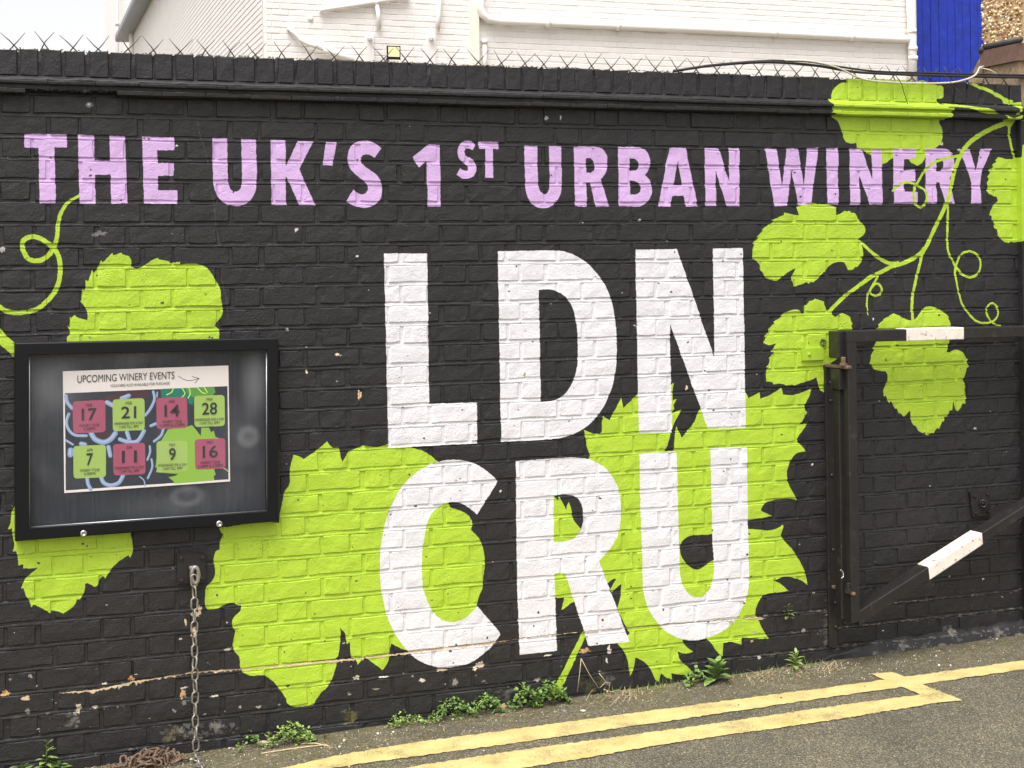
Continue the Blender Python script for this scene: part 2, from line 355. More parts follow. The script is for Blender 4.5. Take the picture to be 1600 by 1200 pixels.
# lilac line of lettering
A5 = lambda ox, s: G(ox, 180, 5, PT(s))
letter(LILAC, A5(0, "190,145 523,150 523,252 424,252 437,686 310,686 300,256 190,253"))
letter(LILAC, A5(0, "608,152 735,155 740,355 860,357 855,158 978,162 996,690 870,690 864,465 742,465 750,690 622,690"))
letter(LILAC, A5(0, "1110,165 1363,172 1362,274 1228,274 1232,375 1360,375 1358,472 1234,476 1236,585 1387,585 1386,693 1125,690"))
letter(LILAC, A5(320, "58,176 175,178 182,500 190,555 212,586 240,596 262,590 282,565 290,520 284,184 400,187 407,480 400,570 380,630 340,680 290,704 235,708 180,700 120,660 85,600 66,530"))
letter(LILAC, A5(320, "515,193 630,195 633,400 725,200 850,205 737,422 866,706 738,702 642,492 632,480 636,703 522,700"))
letter(LILAC, A5(320, "948,207 1033,209 998,394 920,390"))
letter(LILAC, A5(320, "1380,258 1325,333 1300,315 1270,305 1240,308 1222,330 1222,360 1238,390 1280,420 1330,455 1365,500 1384,550 1384,610 1365,665 1320,705 1265,722 1210,720 1150,700 1105,670 1160,580 1190,605 1230,620 1258,610 1275,580 1270,545 1240,510 1180,465 1140,420 1118,365 1117,310 1135,255 1170,218 1225,200 1280,200 1330,220"))
letter(LILAC, A5(640, "148,228 238,232 245,712 142,714 134,358 72,410 24,325"))
letter(LILAC, A5(640, "515,228 493,275 465,262 442,262 428,280 432,305 455,325 495,350 518,385 523,425 508,465 478,490 440,498 400,488 366,465 395,412 420,430 445,437 458,425 455,402 430,378 392,345 375,305 376,262 395,225 430,202 470,200"))
letter(LILAC, A5(640, "538,207 696,210 694,265 651,263 654,490 592,490 590,263 540,263"))
letter(LILAC, A5(640, "895,238 998,240 1005,540 1018,590 1050,620 1078,605 1094,560 1086,240 1183,242 1190,540 1180,610 1150,670 1105,712 1050,726 990,718 945,680 915,625 905,560"))
letter(LILAC, A5(640, "1283,245 1470,248 1510,265 1540,310 1547,370 1540,430 1515,475 1494,500 1560,714 1456,714 1412,528 1382,528 1387,715 1293,712"), A5(640, "1378,335 1410,335 1438,355 1448,390 1440,430 1415,448 1382,448"))
letter(LILAC, A5(960, "30,247 190,250 245,275 275,330 278,390 262,440 238,465 275,505 294,560 290,620 265,670 225,703 170,715 37,712"), A5(960, "118,338 150,338 178,355 193,385 185,415 165,432 120,434"), A5(960, "122,512 155,514 190,530 206,565 200,600 175,618 124,620"))
letter(LILAC, A5(960, "430,255 560,255 650,712 558,712 540,630 452,630 438,714 343,712"), A5(960, "496,355 528,545 463,545"))
letter(LILAC, A5(960, "705,257 815,258 897,515 893,257 977,257 979,710 877,710 790,430 797,711 710,711"))
letter(LILAC, A5(960, "1175,262 1268,262 1310,555 1347,258 1437,260 1480,550 1506,257 1595,255 1536,700 1437,700 1385,425 1350,710 1252,710"))
letter(LILAC, A5(1280, "57,258 150,256 152,698 65,700"))
letter(LILAC, A5(1280, "238,260 335,262 416,500 412,262 490,262 495,698 398,698 315,470 322,698 243,700"))
letter(LILAC, A5(1280, "578,262 755,262 755,335 662,345 664,430 750,425 754,515 664,520 666,598 766,598 768,690 583,692"))
letter(LILAC, A5(1280, "830,262 985,262 1030,285 1055,330 1058,400 1040,460 1020,490 1063,690 985,690 940,525 916,525 920,690 832,690"), A5(1280, "915,340 945,338 965,360 968,400 950,435 918,440"))
letter(LILAC, A5(1280, "1095,265 1178,265 1225,435 1260,262 1348,262 1264,478 1270,690 1188,690 1186,520"))
# big white letters
letter(WHITE, [(600, 396), (668, 396), (671, 631), (745, 629), (746, 693), (607, 700)])
DN = lambda s: G(760, 370, 3.81, PT(s))
letter(WHITE, DN("68,86 420,82 500,98 580,140 650,205 705,285 745,380 765,480 776,600 776,720 765,820 740,920 690,1025 620,1110 540,1165 430,1200 88,1222"),
       DN("313,316 380,313 440,335 490,380 525,460 540,560 545,680 540,770 520,850 480,920 440,958 390,978 325,983"))
letter(WHITE, DN("887,77 1135,72 1359,720 1348,70 1527,66 1546,1138 1320,1142 1093,518 1105,1165 908,1170"))
letter(WHITE, G(580, 680, 5, PT("990,360 940,310 870,255 790,215 700,195 620,192 540,205 450,235 370,280 290,345 220,430 170,520 130,620 95,750 75,870 67,1000 70,1100 78,1200"))
       + G(580, 860, 5, PT("100,420 130,530 180,640 240,730 290,790 340,840 400,875 480,905 560,918 640,915 720,898 800,865 870,815 930,765 985,695 1008,660 1000,635 830,432 790,480 740,525 690,550 640,562 580,552 520,520 470,460 430,370 405,280 397,200"))
       + G(580, 680, 5, PT("400,900 415,800 435,700 470,620 530,560 600,527 660,522 720,540 780,580 828,620")))
letter(WHITE, [(806, 720.6)] + G(860, 580, 5, PT("100,677 200,675 290,685 370,717 440,767 500,850 535,930 550,1050")) + G(860, 780, 5, PT("552,100 545,200 525,280 490,350 440,420 380,483 620,1115 300,1145 115,578 32,580 52,1185")) + G(580, 860, 5, PT("1160,815 1140,200")),
       G(860, 580, 5, PT("27,970 150,968 210,990 240,1035 255,1100 252,1190")) + G(860, 780, 5, PT("225,260 180,310 110,330 27,335")))
letter(WHITE, G(860, 580, 5, PT("695,645 985,628")) + G(860, 780, 5, PT("1000,100 1005,350 1012,560 1030,660 1070,730 1130,770 1190,762 1240,710 1270,620 1278,520 1268,350 1262,100")) + G(860, 580, 5, PT("1250,605 1535,592"))
       + G(860, 780, 5, PT("1545,200 1550,450 1550,650 1530,780 1490,880 1420,975 1330,1040 1220,1085 1120,1103 1020,1090 930,1050 850,980 790,900 745,800 722,680 718,500 712,300 705,100")))
# vine stems over the letters
vine(A5(1280, "1520,40 1500,50 1420,75 1330,115 1240,165 1170,220 1120,290 1080,370 1050,460 1030,560 1010,640 985,710 930,830 870,960")
     + G(1360, 330, 6.667, PT("560,400 450,490 330,545 230,575 100,640 0,690")) + G(1160, 300, 6.667, PT("1250,950 1100,1060 980,1170")) + G(1180, 450, 8, PT("920,305")), 8.5, 6.5)
vine(G(1160, 300, 6.667, PT("1225,520 1330,620 1440,700 1530,742 1620,745")), 5, 7)
vine(G(1360, 330, 6.667, PT("555,415 520,520 490,640 460,770 440,880 432,1000 440,1130")), 5.5)
vine(A5(1280, "1005,695 1005,840 1000,960") + G(1360, 330, 6.667, PT("800,300 810,420 860,520 900,590 960,660 1040,690 1110,660 1145,590 1140,500 1090,440 1020,420 950,450 905,530 885,640 895,730 920,850 950,960 1010,1050 1080,1130 1160,1165 1240,1160 1300,1130 1330,1060 1310,980 1260,960 1215,1000 1215,1070 1250,1140 1300,1180 1360,1195")), 4.6, 3)
vine(G(1160, 300, 6.667, PT("1410,880 1370,950 1320,1040 1300,1100 1295,1190")) + G(1180, 450, 8, PT("1400,220 1408,335")), 4.5, 2)
vine(G(1160, 300, 6.667, PT("1325,1040 1345,1000 1380,962 1420,962 1450,1010 1440,1060 1400,1082 1360,1078 1335,1050")), 4)
vine(A5(1280, "1100,318 1000,335 900,370 830,430 790,490 758,545 735,600 738,670 780,718 820,705 838,640 822,590 780,555 720,530 660,528 610,555 575,590"), 5, 4)
MU.poly([W(G(1400, 100, 8, PT("1290,640 1340,665 1400,690 1520,645 1490,710 1450,790 1400,800 1340,710")))], GREEN)
vine(G(1400, 100, 8, PT("1425,700 1418,770 1412,850 1422,950 1450,1080 1490,1180")) + A5(1280, "1525,330"), 5.5, 4)
MU.poly([W(smooth_ring(G(1400, 100, 8, PT("620,480 800,498 1000,525 1200,570 1310,620 1180,622 1000,575 880,547 640,535"))), -.042)], GREEN)
vine(G(1400, 100, 8, PT("820,178 930,235 1050,290 1200,350 1350,440 1440,475")), 5.5, 6.5, -.012)
MU.poly([W(G(1400, 100, 8, PT("1380,440 1530,475 1620,465 1620,550 1575,560 1570,632 1520,632 1565,545 1500,500 1400,490")), -.042)], GREEN)
# wear: bare mortar along one joint, flakes, specks, unpainted pits, scuffed base
xs_ = list(range(90, 1200, 3)); up, dn = [], []
for x in xs_:
    yl = np.interp(x, [35, 90, 150, 200, 300, 380, 520, 560, 650, 740, 800, 900, 1180], [1087, 1083, 1079, 1068, 1051, 1046, 1033, 1030, 1019, 1009, 1000, 988, 966])
    th = np.interp(x, [90, 140, 190, 215, 240, 290, 400, 520, 560, 640, 760, 800, 1160, 1172, 1190, 1200], [1, 6, 5, 7, 3, 4.5, 3.5, 5.5, 4, 4, 5, 1.2, .8, 4, 5, 1])
    up.append(un(x, yl - th * .25 + NR.randn() * .3)); dn.append(un(x, yl + th * .38 + NR.randn() * th * .25))
MU.poly([up + dn[::-1]], TAN); MU.stroke([(p[0], p[1] + .0012) for p in up[len(up)//3:]], .0016, (40, 34, 30))
for (x, y, a, b, c) in [(306, 960, 7, 4, TAN), (303, 988, 5, 7, TAN), (312, 952, 3, 6, TAN), (290, 972, 1.5, 6, TAN), (205, 1060, 5, 4, (200, 150, 95)), (286, 1085, 4, 7, (190, 150, 110)), (8, 1084, 6, 4, (205, 160, 105)),
        (282, 998, 2.5, 1.5, TAN), (40, 1091, 8, 3, TAN), (123, 1106, 4, 7, (185, 170, 150)), (118, 1115, 3, 3, (200, 190, 175)), (335, 1088, 7, 1.3, (225, 215, 195)), (750, 1039, 8, 5, (200, 178, 160)), (742, 1045, 4, 3, (225, 205, 185)),
        (690, 1047, 9, 2.2, (220, 195, 165)), (711, 1066, 4, 6, (140, 130, 118)), (913, 1017, 10, 4, (200, 158, 118)), (952, 1016, 4, 7, (205, 195, 185)), (948, 1032, 2, 4, (205, 200, 195)), (855, 1024, 7, 1.4, (222, 205, 180)), (600, 1058, 9, 1, (225, 215, 205)),
        (527, 554, 4, 1.8, (220, 205, 170)), (479, 581, 2, 3, (226, 210, 170)), (562, 617, 3.5, 7, (225, 196, 150)), (140, 164, 6, 4, (120, 116, 116)), (139, 163, 2, 2, (210, 205, 200)), (854, 184, 4, 3, (175, 172, 172)), (876, 184, 1.6, 3.5, (190, 186, 186)),
        (463, 359, 3, 3, (190, 184, 172)), (155, 365, 9, 4, (110, 106, 108)), (1471, 225, 3, 3, (190, 186, 182)), (1498, 234, 4, 2, (185, 180, 180)), (1364, 498, 1.6, 2.4, (220, 220, 215)), (1073, 606, 2.5, 4, (225, 200, 160)), (1175, 1002, 3, 2, (190, 170, 140)), (1256, 985, 5, 3, (190, 178, 160)),
        (820, 586, 2, 4, (150, 145, 90)), (3, 390, 5, 4, (170, 165, 160)), (1178, 987, 6, 2, (170, 160, 150))]:
    X, Z = un(x, y); MU.blob(X, Z, a / 430.0, b / 430.0, c, .45)
for (x, y, a, b, c) in [(300, 1145, 30, 12, (118, 112, 106)), (345, 1138, 22, 10, (126, 121, 114)), (115, 1120, 9, 16, (112, 108, 102)), (265, 1150, 12, 14, (92, 86, 62)), (918, 1070, 13, 17, (78, 80, 40)), (548, 1118, 9, 13, (104, 98, 66)), (545, 1122, 5, 10, (70, 66, 40)),
        (1480, 1008, 50, 7, (120, 114, 108)), (1570, 999, 40, 9, (158, 152, 142)), (1585, 994, 24, 8, (168, 162, 150)), (1400, 1018, 40, 6, (98, 94, 90)), (1412, 1008, 14, 4, (108, 104, 100)), (1485, 985, 7, 12, (125, 118, 108)), (1555, 985, 6, 8, (115, 110, 102)), (1290, 990, 4, 30, (110, 102, 92)), (1294, 930, 2, 50, (104, 98, 90)), (790, 1082, 16, 8, (98, 94, 90)), (950, 1062, 8, 10, (92, 88, 84))]:
    for q in range(int(14 + a * b * .12)):
        X, Z = un(x + NR.randn() * a * .55, y + NR.randn() * b * .5); g = .75 + .4 * NR.rand(); rr = (.8 + 3.2 * NR.rand() ** 2)
        MU.blob(X, Z, rr * (.7 + NR.rand()) / 385.0, rr * (.5 + .8 * NR.rand()) / 385.0, tuple(min(235, t * g) for t in c), .6, .35 + .5 * NR.rand())
# dust and lime lying along the joints low down on the right
for kk, xa, xb, dn_ in ((21, 1190, 1600, 90), (22, 1230, 1600, 110), (23, 1060, 1600, 150), (22, 20, 600, 30), (24, 100, 900, 60)):
    for q in range(dn_):
        x = xa + (xb - xa) * NR.rand(); X = un(x, 950)[0]; g = 85 + 60 * NR.rand(); MU.blob(X, zk(kk) - .003 + NR.randn() * .003, (1 + 5 * NR.rand() ** 2) / 385.0, (.4 + .7 * NR.rand()) / 385.0, (g, g * .96, g * .9), .5, .6)
def on_black(X, Z):
    i, j = MU.px((X, Z)); i, j = int(i), int(j)
    return 0 <= i < MU.W and 0 <= j < MU.H and MU.a[j, i].max() < .25
for i in range(200):
    x = NR.rand() * 1600; y = 150 + 940 * NR.rand() ** .7; g = 120 + NR.rand() * 110
    X, Z = un(x, y); r = (.45 + NR.rand() ** 4 * 1.7) / 385.0
    if on_black(X, Z): MU.blob(X, Z, r * (.7 + NR.rand() * .8), r * (.5 + NR.rand() * .8), (g, g * .98, g * .94), .4)
for i in range(190):
    x = 10 + NR.rand() * 1560; y = np.interp(x, [0, 1600], [1150, 985]) - NR.rand() ** 1.7 * 100; g = 100 + NR.rand() * 110
    X, Z = un(x, y); r = (.5 + NR.rand() ** 4 * 3) / 385.0
    if on_black(X, Z): MU.blob(X, Z, r * (.6 + NR.rand()), r * (.4 + NR.rand() * .7), (g, g * .95, g * .88), .5)
for i in range(1900):
    x = NR.rand() * 1600; y = 130 + NR.rand() * 960; X, Z = un(x, y); r = (.35 + NR.rand() ** 5 * 1.5) / 385.0
    if not on_black(X, Z): MU.blob(X, Z, r * (.8 + .8 * NR.rand()), r, (66, 64, 50), .4)
for seg in [[(1497, 268), (1508, 266), (1505, 276)], [(1508, 285), (1509, 290), (1500, 288)], [(1498, 294), (1502, 297), (1496, 299)], [(1500, 305), (1508, 300)], [(1503, 312), (1506, 316)], [(308, 186), (311, 206), (316, 222), (322, 240), (325, 258)], [(330, 300), (334, 318), (337, 352), (343, 384)], [(345, 432), (354, 470), (356, 500)], [(1390, 700), (1392, 690)]]:
    MU.stroke(W(seg), .0011, (98, 95, 94))
MU.stroke(W([(1389, 688), (1387, 696), (1385, 712), (1384, 726)][0:1] + [(1566, 690), (1564, 712), (1562, 733)][0:0] + [(1388, 690)]), .002, (20, 20, 20))
MU.stroke(W([(1568, 688), (1565, 706), (1561, 733)]), .006, (22, 20, 20))

mural_img = MU.image('wall_paint')
def paint_mat(name, relief=1.0):
    m, n, p = new_mat(name); col, geo = MU.node(n, mural_img)
    v = noise(n, 9, 4, .6, geo); f = ramp(n, v.outputs[0], [(.3, (.92, .92, .92)), (.7, (1.06, 1.06, 1.06))])
    c = mixc(n, 1.0, col, f.outputs[0], 'MULTIPLY')
    mpb = n.nodes.new('ShaderNodeMapping'); mpb.inputs['Scale'].default_value = (7, 1, 60); n.links.new(geo, mpb.inputs[0])
    bs = ramp(n, noise(n, 1, 4, .6, mpb.outputs[0]).outputs[0], [(.3, (.96, .96, .96)), (.7, (1.03, 1.03, 1.03))]); c = mixc(n, 1.0, c, bs.outputs[0], 'MULTIPLY')
    # faint dust film on rough spots
    d = noise(n, 38, 6, .7, geo); df = ramp(n, d.outputs[0], [(.6, (0, 0, 0)), (.85, (.22, .22, .22))])
    c = mixc(n, df.outputs[0], c, (.23, .215, .20, 1))
    n.links.new(c, p.inputs['Base Color'])
    p.inputs['Specular IOR Level'].default_value = .45
    rr = ramp(n, noise(n, 25, 4, .6, geo).outputs[0], [(.3, (.42, .42, .42)), (.7, (.68, .68, .68))]); n.links.new(rr.outputs[0], p.inputs['Roughness'])
    a0 = noise(n, 26, 3, .5, geo); a1 = noise(n, 85, 5, .62, geo); a = math_(n, 'MULTIPLY_ADD', a1.outputs[0], .62, a0.outputs[0])   # lumpy brick face
    b = noise(n, 170, 3, .6, geo)                       # brushed paint grain
    vo = n.nodes.new('ShaderNodeTexVoronoi'); vo.inputs['Scale'].default_value = 75; n.links.new(geo, vo.inputs['Vector'])
    msk = noise(n, 7, 2, .5, geo)
    pit = ramp(n, vo.outputs['Distance'], [(.10, (0, 0, 0)), (.26, (1, 1, 1))])
    pm = ramp(n, msk.outputs[0], [(.50, (0, 0, 0)), (.66, (1, 1, 1))])
    pitv = math_(n, 'MULTIPLY', math_(n, 'SUBTRACT', 1.0, pit.outputs[0]), pm.outputs[0])
    h = math_(n, 'SUBTRACT', math_(n, 'MULTIPLY_ADD', b.outputs[0], .16, a), math_(n, 'MULTIPLY', pitv, .55))
    bump(n, p, h, .72 * relief, .0044)
    return m
M_PAINT = paint_mat('painted_brick')
M_PAINT2 = paint_mat('painted_render', .8)

# ================================================================== painted brick wall
wall = thing('brick_wall', (2.3, 0, 0), 'long black painted brick wall with lilac, white and lime green mural lettering and vine leaves', 'wall')
WX0, WX1 = -0.75, 4.66
def brick_mesh(name, nx, seed, ch, mat, amp=.0007):
    """unit brick front (x, z in -.5..+.5, scaled later): flat face with worn, uneven arrises"""
    r = random.Random(seed); c0, c1 = ch
    vx = [-.5, -.5 + c0] + [-.5 + (i + 1) / (nx + 1) for i in range(nx)] + [.5 - c0, .5]
    vz = [-.5, -.5 + c1, 0, .5 - c1, .5]
    v = []; f = []; A, B = len(vx), len(vz); tip = (r.uniform(-amp, amp), r.uniform(-amp, amp))
    for j, z in enumerate(vz):
        for i, x in enumerate(vx):
            edge = i in (0, A-1) or j in (0, B-1); ring = not edge and (i in (1, A-2) or j in (1, B-2)); corner = i in (0, A-1) and j in (0, B-1)
            y = .0062 if edge else r.uniform(-amp, amp) + tip[0] * x * 2 + tip[1] * z * 2
            dx = dz = 0
            if edge:
                if i in (0, A-1): dx = r.uniform(-.55, .35) * c0 * (1 if x > 0 else -1)
                if j in (0, B-1): dz = r.uniform(-.75, .35) * c1 * (1 if z > 0 else -1)
                if corner and r.random() < .35: dx *= 2; dz *= 1.6
            elif ring:
                if i in (1, A-2): dx = -r.random() ** 2 * 1.6 * c0 * (1 if x > 0 else -1)
                if j in (1, B-2): dz = -r.random() ** 2 * 1.4 * c1 * (1 if z > 0 else -1)
                if r.random() < .12: y += .0018
            v.append((x + dx, y, z + dz))
    for j in range(B-1):
        for i in range(A-1): f.append((j*A+i, j*A+i+1, (j+1)*A+i+1, (j+1)*A+i))
    per = [i for i in range(A)] + [j*A+A-1 for j in range(1, B)] + [(B-1)*A+i for i in range(A-2, -1, -1)] + [j*A for j in range(B-2, 0, -1)]
    o = len(v); v += [(v[i][0], .02, v[i][2]) for i in per]; n = len(per)
    for k in range(n): f.append((per[(k+1) % n], per[k], o + k, o + (k+1) % n))
    me = bpy.data.meshes.new(name); me.from_pydata(v, [], f); me.materials.append(mat)
    me.update(); return me, v, f
STR = [brick_mesh('stretcher_face', 4, 100 + i, (.015, .048), M_PAINT) for i in range(12)]
HED = [brick_mesh('header_face', 2, 200 + i, (.030, .048), M_PAINT) for i in range(10)]
bricks = []
PER, XC = .326, 1.475
for k in range(-6, 27):
    zt, zb = zk(k), zk(k + 1); j = .0105
    a0 = XC if k % 2 == 0 else XC + PER / 2
    for m in range(-9, 12):
        for kind, cx, wd in (('s', a0 + m * PER, .2165), ('h', a0 + (m + .5) * PER, .1095)):
            cx += R.uniform(-.004, .004); wd += R.uniform(-.005, .003)
            l, r_ = cx - wd / 2 + j / 2 - .001, cx + wd / 2 - j / 2 + .001
            l, r_ = max(l, WX0), min(r_, WX1)
            if r_ - l < .03: continue
            cz = (zt + zb) / 2 + R.uniform(-.0015, .0015); hh = zt - zb - j + R.uniform(-.003, .0015)
            if cz + hh / 2 < gz(cx) - .01: continue
            bricks.append((kind, (l + r_) / 2, cz, r_ - l, hh))
def shown(b):
    k_, x, z, wd, hh = b
    p0, p1, p2 = pr(x - wd/2, 0, z), pr(x + wd/2, 0, z), pr(x, 0, z - hh/2); p3 = pr(x, 0, z + hh/2)
    if p0[0] < 0 or p1[0] > 1600 or p2[1] > 1200 or z - hh/2 < gz(x): return 0
    if 23 < p0[0] and p1[0] < 437 and p3[1] > 533 - 0 and p2[1] < 820: return 0
    return (p1[0] - p0[0]) * (p2[1] - p3[1])
order = sorted(range(len(bricks)), key=lambda i: -shown(bricks[i]))
single = set(order[:300]); rest = MB()
for i, (kind, x, z, wd, hh) in enumerate(bricks):
    me, v, f = R.choice(STR if kind == 's' else HED)
    ry, rx, y = R.gauss(0, .005), R.gauss(0, .007), R.gauss(0, .0008); rzt = R.gauss(0, .006)
    if i in single:
        o = put('brick', me, wall, (x, y, z)); o.scale = (wd, 1, hh); o.rotation_euler = (rx, ry, rzt)
    else:
        M_ = Matrix.Translation((x, y, z)) @ Matrix.Rotation(rzt, 4, 'Z') @ Matrix.Rotation(ry, 4, 'Y') @ Matrix.Rotation(rx, 4, 'X')
        rest.add([M_ @ Vector((q[0]*wd, q[1], q[2]*hh)) for q in v], f)
me = bpy.data.meshes.new('brick_courses'); me.from_pydata(rest.v, [], rest.f); me.materials.append(M_PAINT)
me.update()
put('brick_courses', me, wall, (0, 0, 0), 'stuff')
# weather-struck bed joints and perpends between the bricks
mo = MB()
for k in range(-6, 28):
    z = zk(k); n = 120; vv = []; ff = []
    for i in range(n + 1):
        x = WX0 + (WX1 - WX0) * i / n; a = R.uniform(-.0012, .0012); b = R.uniform(-.001, .001)
        vv += [(x, .026, z + .009), (x, .0082 + b, z + .0060 + a), (x, .0004 + R.uniform(-.0012, .0012), z - .0050 + R.uniform(-.0030, .0016)), (x, .0052, z - .0105), (x, .026, z - .0095)]
    for i in range(n):
        for q in range(4): ff.append((i*5+q, i*5+q+1, (i+1)*5+q+1, (i+1)*5+q))
    mo.add(vv, ff)
nx, nz = 220, 110; vv = []; ff = []
for j in range(nz + 1):
    for i in range(nx + 1):
        vv.append((WX0 + (WX1-WX0)*i/nx, .0050 + R.uniform(-.0014, .0010), -.18 + 2.62*j/nz))
for j in range(nz):
    for i in range(nx): ff.append((j*(nx+1)+i, j*(nx+1)+i+1, (j+1)*(nx+1)+i+1, (j+1)*(nx+1)+i))
mo.add(vv, ff)
part('mortar', mo, M_PAINT, wall, True)
core = MB(); core.box((WX0, .032, -.3), (WX1 - .001, .215, CZ + .70)); part('wall_core', core, M_PAINT2, wall)

# string course of creasing tiles under the coping, then bricks on edge
ZC = CZ + .7055                     # foot of the coping
fil = MB(); n = 150; vv = []; ff = []
for i in range(n + 1):
    x = WX0 + (4.672 - WX0) * i / n; e = R.uniform(-.0025, .0025); rough_ = 1.8 if un(60, 120)[0] < x < un(205, 120)[0] else 1
    vv += [(x, .03, ZC + .003), (x, -.006, ZC + .002 + e*.4), (x, -.020 + e*rough_, ZC - .008 + e*rough_), (x, -.038 + e*rough_, ZC - .0195 + e*.6*rough_), (x, .03, ZC - .0195)]
for i in range(n):
    for q in range(4): ff.append((i*5+q, i*5+q+1, (i+1)*5+q+1, (i+1)*5+q))
fil.add(vv, ff); part('mortar_fillet', fil, M_PAINT, wall, True)
gro = MB(); gro.box((WX0, -.030, ZC - .048), (4.667, .03, ZC - .030)); part('mortar_bed', gro, M_PAINT2, wall)
def tile_mesh(name, seed, h, depth):
    r = random.Random(seed); v = []; n = 5
    prof = [(.03, -.5), (-depth + .006, -.5), (-depth, -.30), (-depth - .001, .25), (-depth + .006, .5), (.03, .5)]
    for i in range(n):
        x = -.5 + i/(n-1); e = r.uniform(-.0018, .0018)
        for y, z in prof: v.append((x, y + (e if y < 0 else 0), z*h + r.uniform(-.0006, .0006)))
    f = []; P = len(prof)
    for i in range(n-1):
        for q in range(P-1): f.append((i*P+q, (i+1)*P+q, (i+1)*P+q+1, i*P+q+1))
    f.append(tuple(range(P))); f.append(tuple(reversed([(n-1)*P+q for q in range(P)])))
    me = bpy.data.meshes.new(name); me.from_pydata(v, [], f); me.materials.append(M_PAINT)
    bm = bmesh.new(); bm.from_mesh(me); bmesh.ops.recalc_face_normals(bm, faces=bm.faces); bm.to_mesh(me); bm.free()
    return me
TU = [tile_mesh('creasing_tile', 300 + i, .014, .047) for i in range(4)]
TL = [tile_mesh('creasing_tile_lower', 320 + i, .0195, .043) for i in range(4)]
bx0, bx1 = un(70, 135)[0], un(200, 135)[0]
lump = MB()
for row, (tm, zc, off) in enumerate(((TU, ZC - .0262, 0), (TL, ZC - .0555, .08))):
    x = WX0 - off * 0 + off - .08
    while x < 4.672:
        wd = R.uniform(.150, .170); l, r_ = max(x, WX0), min(x + wd - .002, 4.672)
        if r_ - l > .02:
            cx = (l + r_) / 2
            if row == 1 and bx0 < cx < bx1: pass
            else:
                o = put('creasing_tile', R.choice(tm), wall, (cx, R.uniform(-.0016, .0016), zc + R.uniform(-.001, .001))); o.scale = (r_ - l, 1, 1)
                o.rotation_euler = (0, R.gauss(0, .004), R.gauss(0, .006))
        x += wd
# broken stretch: ragged stubs of the lower tiles
vv = []; ff = []; n = 60
for i in range(n + 1):
    x = bx0 - .05 + (bx1 - bx0 + .14) * i / n; h = .004 + R.random() ** 2 * .013; d = .020 + R.random() * .018
    vv += [(x, .03, ZC - .044), (x, -d, ZC - .044), (x, -d - .002, ZC - .047 - h * .6), (x, -d + .012, ZC - .047 - h), (x, .03, ZC - .047 - h)]
for i in range(n):
    for q in range(4): ff.append((i*5+q, i*5+q+1, (i+1)*5+q+1, (i+1)*5+q))
lump.add(vv, ff); part('broken_tile_edge', lump, M_PAINT, wall)
def cop_mesh(seed):
    r = random.Random(seed); xs = [-.5, -.44, 0, .44, .5]; zs = [0, .04, .5, .95, 1.0]; v = []; f = []
    for j, z in enumerate(zs):
        for i, x in enumerate(xs):
            e = i in (0, 4) or j in (0, 4)
            v.append((x + (r.uniform(-.05, .03) if e else 0), (.005 if e else r.uniform(-.0008, .0008)), z + (r.uniform(-.05, .03) if j == 4 else 0)))
    for j in range(4):
        for i in range(4): f.append((j*5+i, j*5+i+1, (j+1)*5+i+1, (j+1)*5+i))
    o = len(v); v += [(x, .222, 1 + r.uniform(-.02, .02)) for x in xs]; f += [(20+i, 21+i, o+i+1, o+i) for i in range(4)]
    o2 = len(v); v += [(-.5, .222, 0), (.5, .222, 0)]
    f += [(0, 5, 10, 15, 20, o, o2), (4, o2+1, o+4, 24, 19, 14, 9), (o2, o, o+1, o+2, o+3, o+4, o2+1)]
    me = bpy.data.meshes.new('coping_brick'); me.from_pydata(v, [], f); me.materials.append(M_PAINT)
    bm = bmesh.new(); bm.from_mesh(me); bmesh.ops.recalc_face_normals(bm, faces=bm.faces); bm.to_mesh(me); bm.free(); return me
CM = [cop_mesh(400 + i) for i in range(8)]
x = WX0 + .02
while x < WX1:
    wd = R.uniform(.060, .070); pitch = wd + R.uniform(.007, .017); r_ = min(x + wd, WX1 + .006)
    if r_ - x > .03:
        o = put('coping_brick', R.choice(CM), wall, ((x + r_) / 2, -.011 + R.gauss(0, .002), ZC)); o.scale = (r_ - x, 1, R.uniform(.093, .0985))
        o.rotation_euler = (0, R.gauss(0, .012), R.gauss(0, .012))
    x += pitch
cb = MB(); n = 260; vv = []; ff = []
for i in range(n + 1):
    x = WX0 + (WX1 - WX0) * i / n
    vv += [(x, -.005 + R.uniform(-.002, .003), ZC), (x, -.005 + R.uniform(-.002, .003), ZC + .05), (x, -.004 + R.uniform(-.001, .004), ZC + .086 + R.uniform(-.004, .005)), (x, .1, ZC + .089 + R.uniform(-.004, .008)), (x, .215, ZC + .086), (x, .215, ZC)]
for i in range(n):
    for q in range(5): ff.append((i*6+q, i*6+q+1, (i+1)*6+q+1, (i+1)*6+q))
cb.add(vv, ff)
M_COPM = simple('lichened_mortar', srgb(78, 74, 66), .9, var=.3, scale=25, second=srgb(140, 132, 92), th=(.55, .75))
part('coping_mortar', cb, M_PAINT, wall)
# lichen crust and bits of moss along the coping edge
li = MB()
for i in range(420):
    x = R.uniform(WX0, WX1); z = ZC + .094 + R.uniform(-.004, .006); y = -.010 + R.random() * .03; s = R.uniform(.002, .006)
    li.add([(x-s, y, z-s*.4), (x+s, y, z-s*.4), (x+s*.4, y-s*.4, z+s*.5), (x-s*.5, y+s, z+s*.6), (x+s*.6, y+s, z+s*.4)], [(0,1,2), (0,2,3), (2,1,4), (2,4,3)])
part('lichen', li, simple('lichen', srgb(122, 116, 84), .95, var=.4, scale=60), wall, kind='stuff')
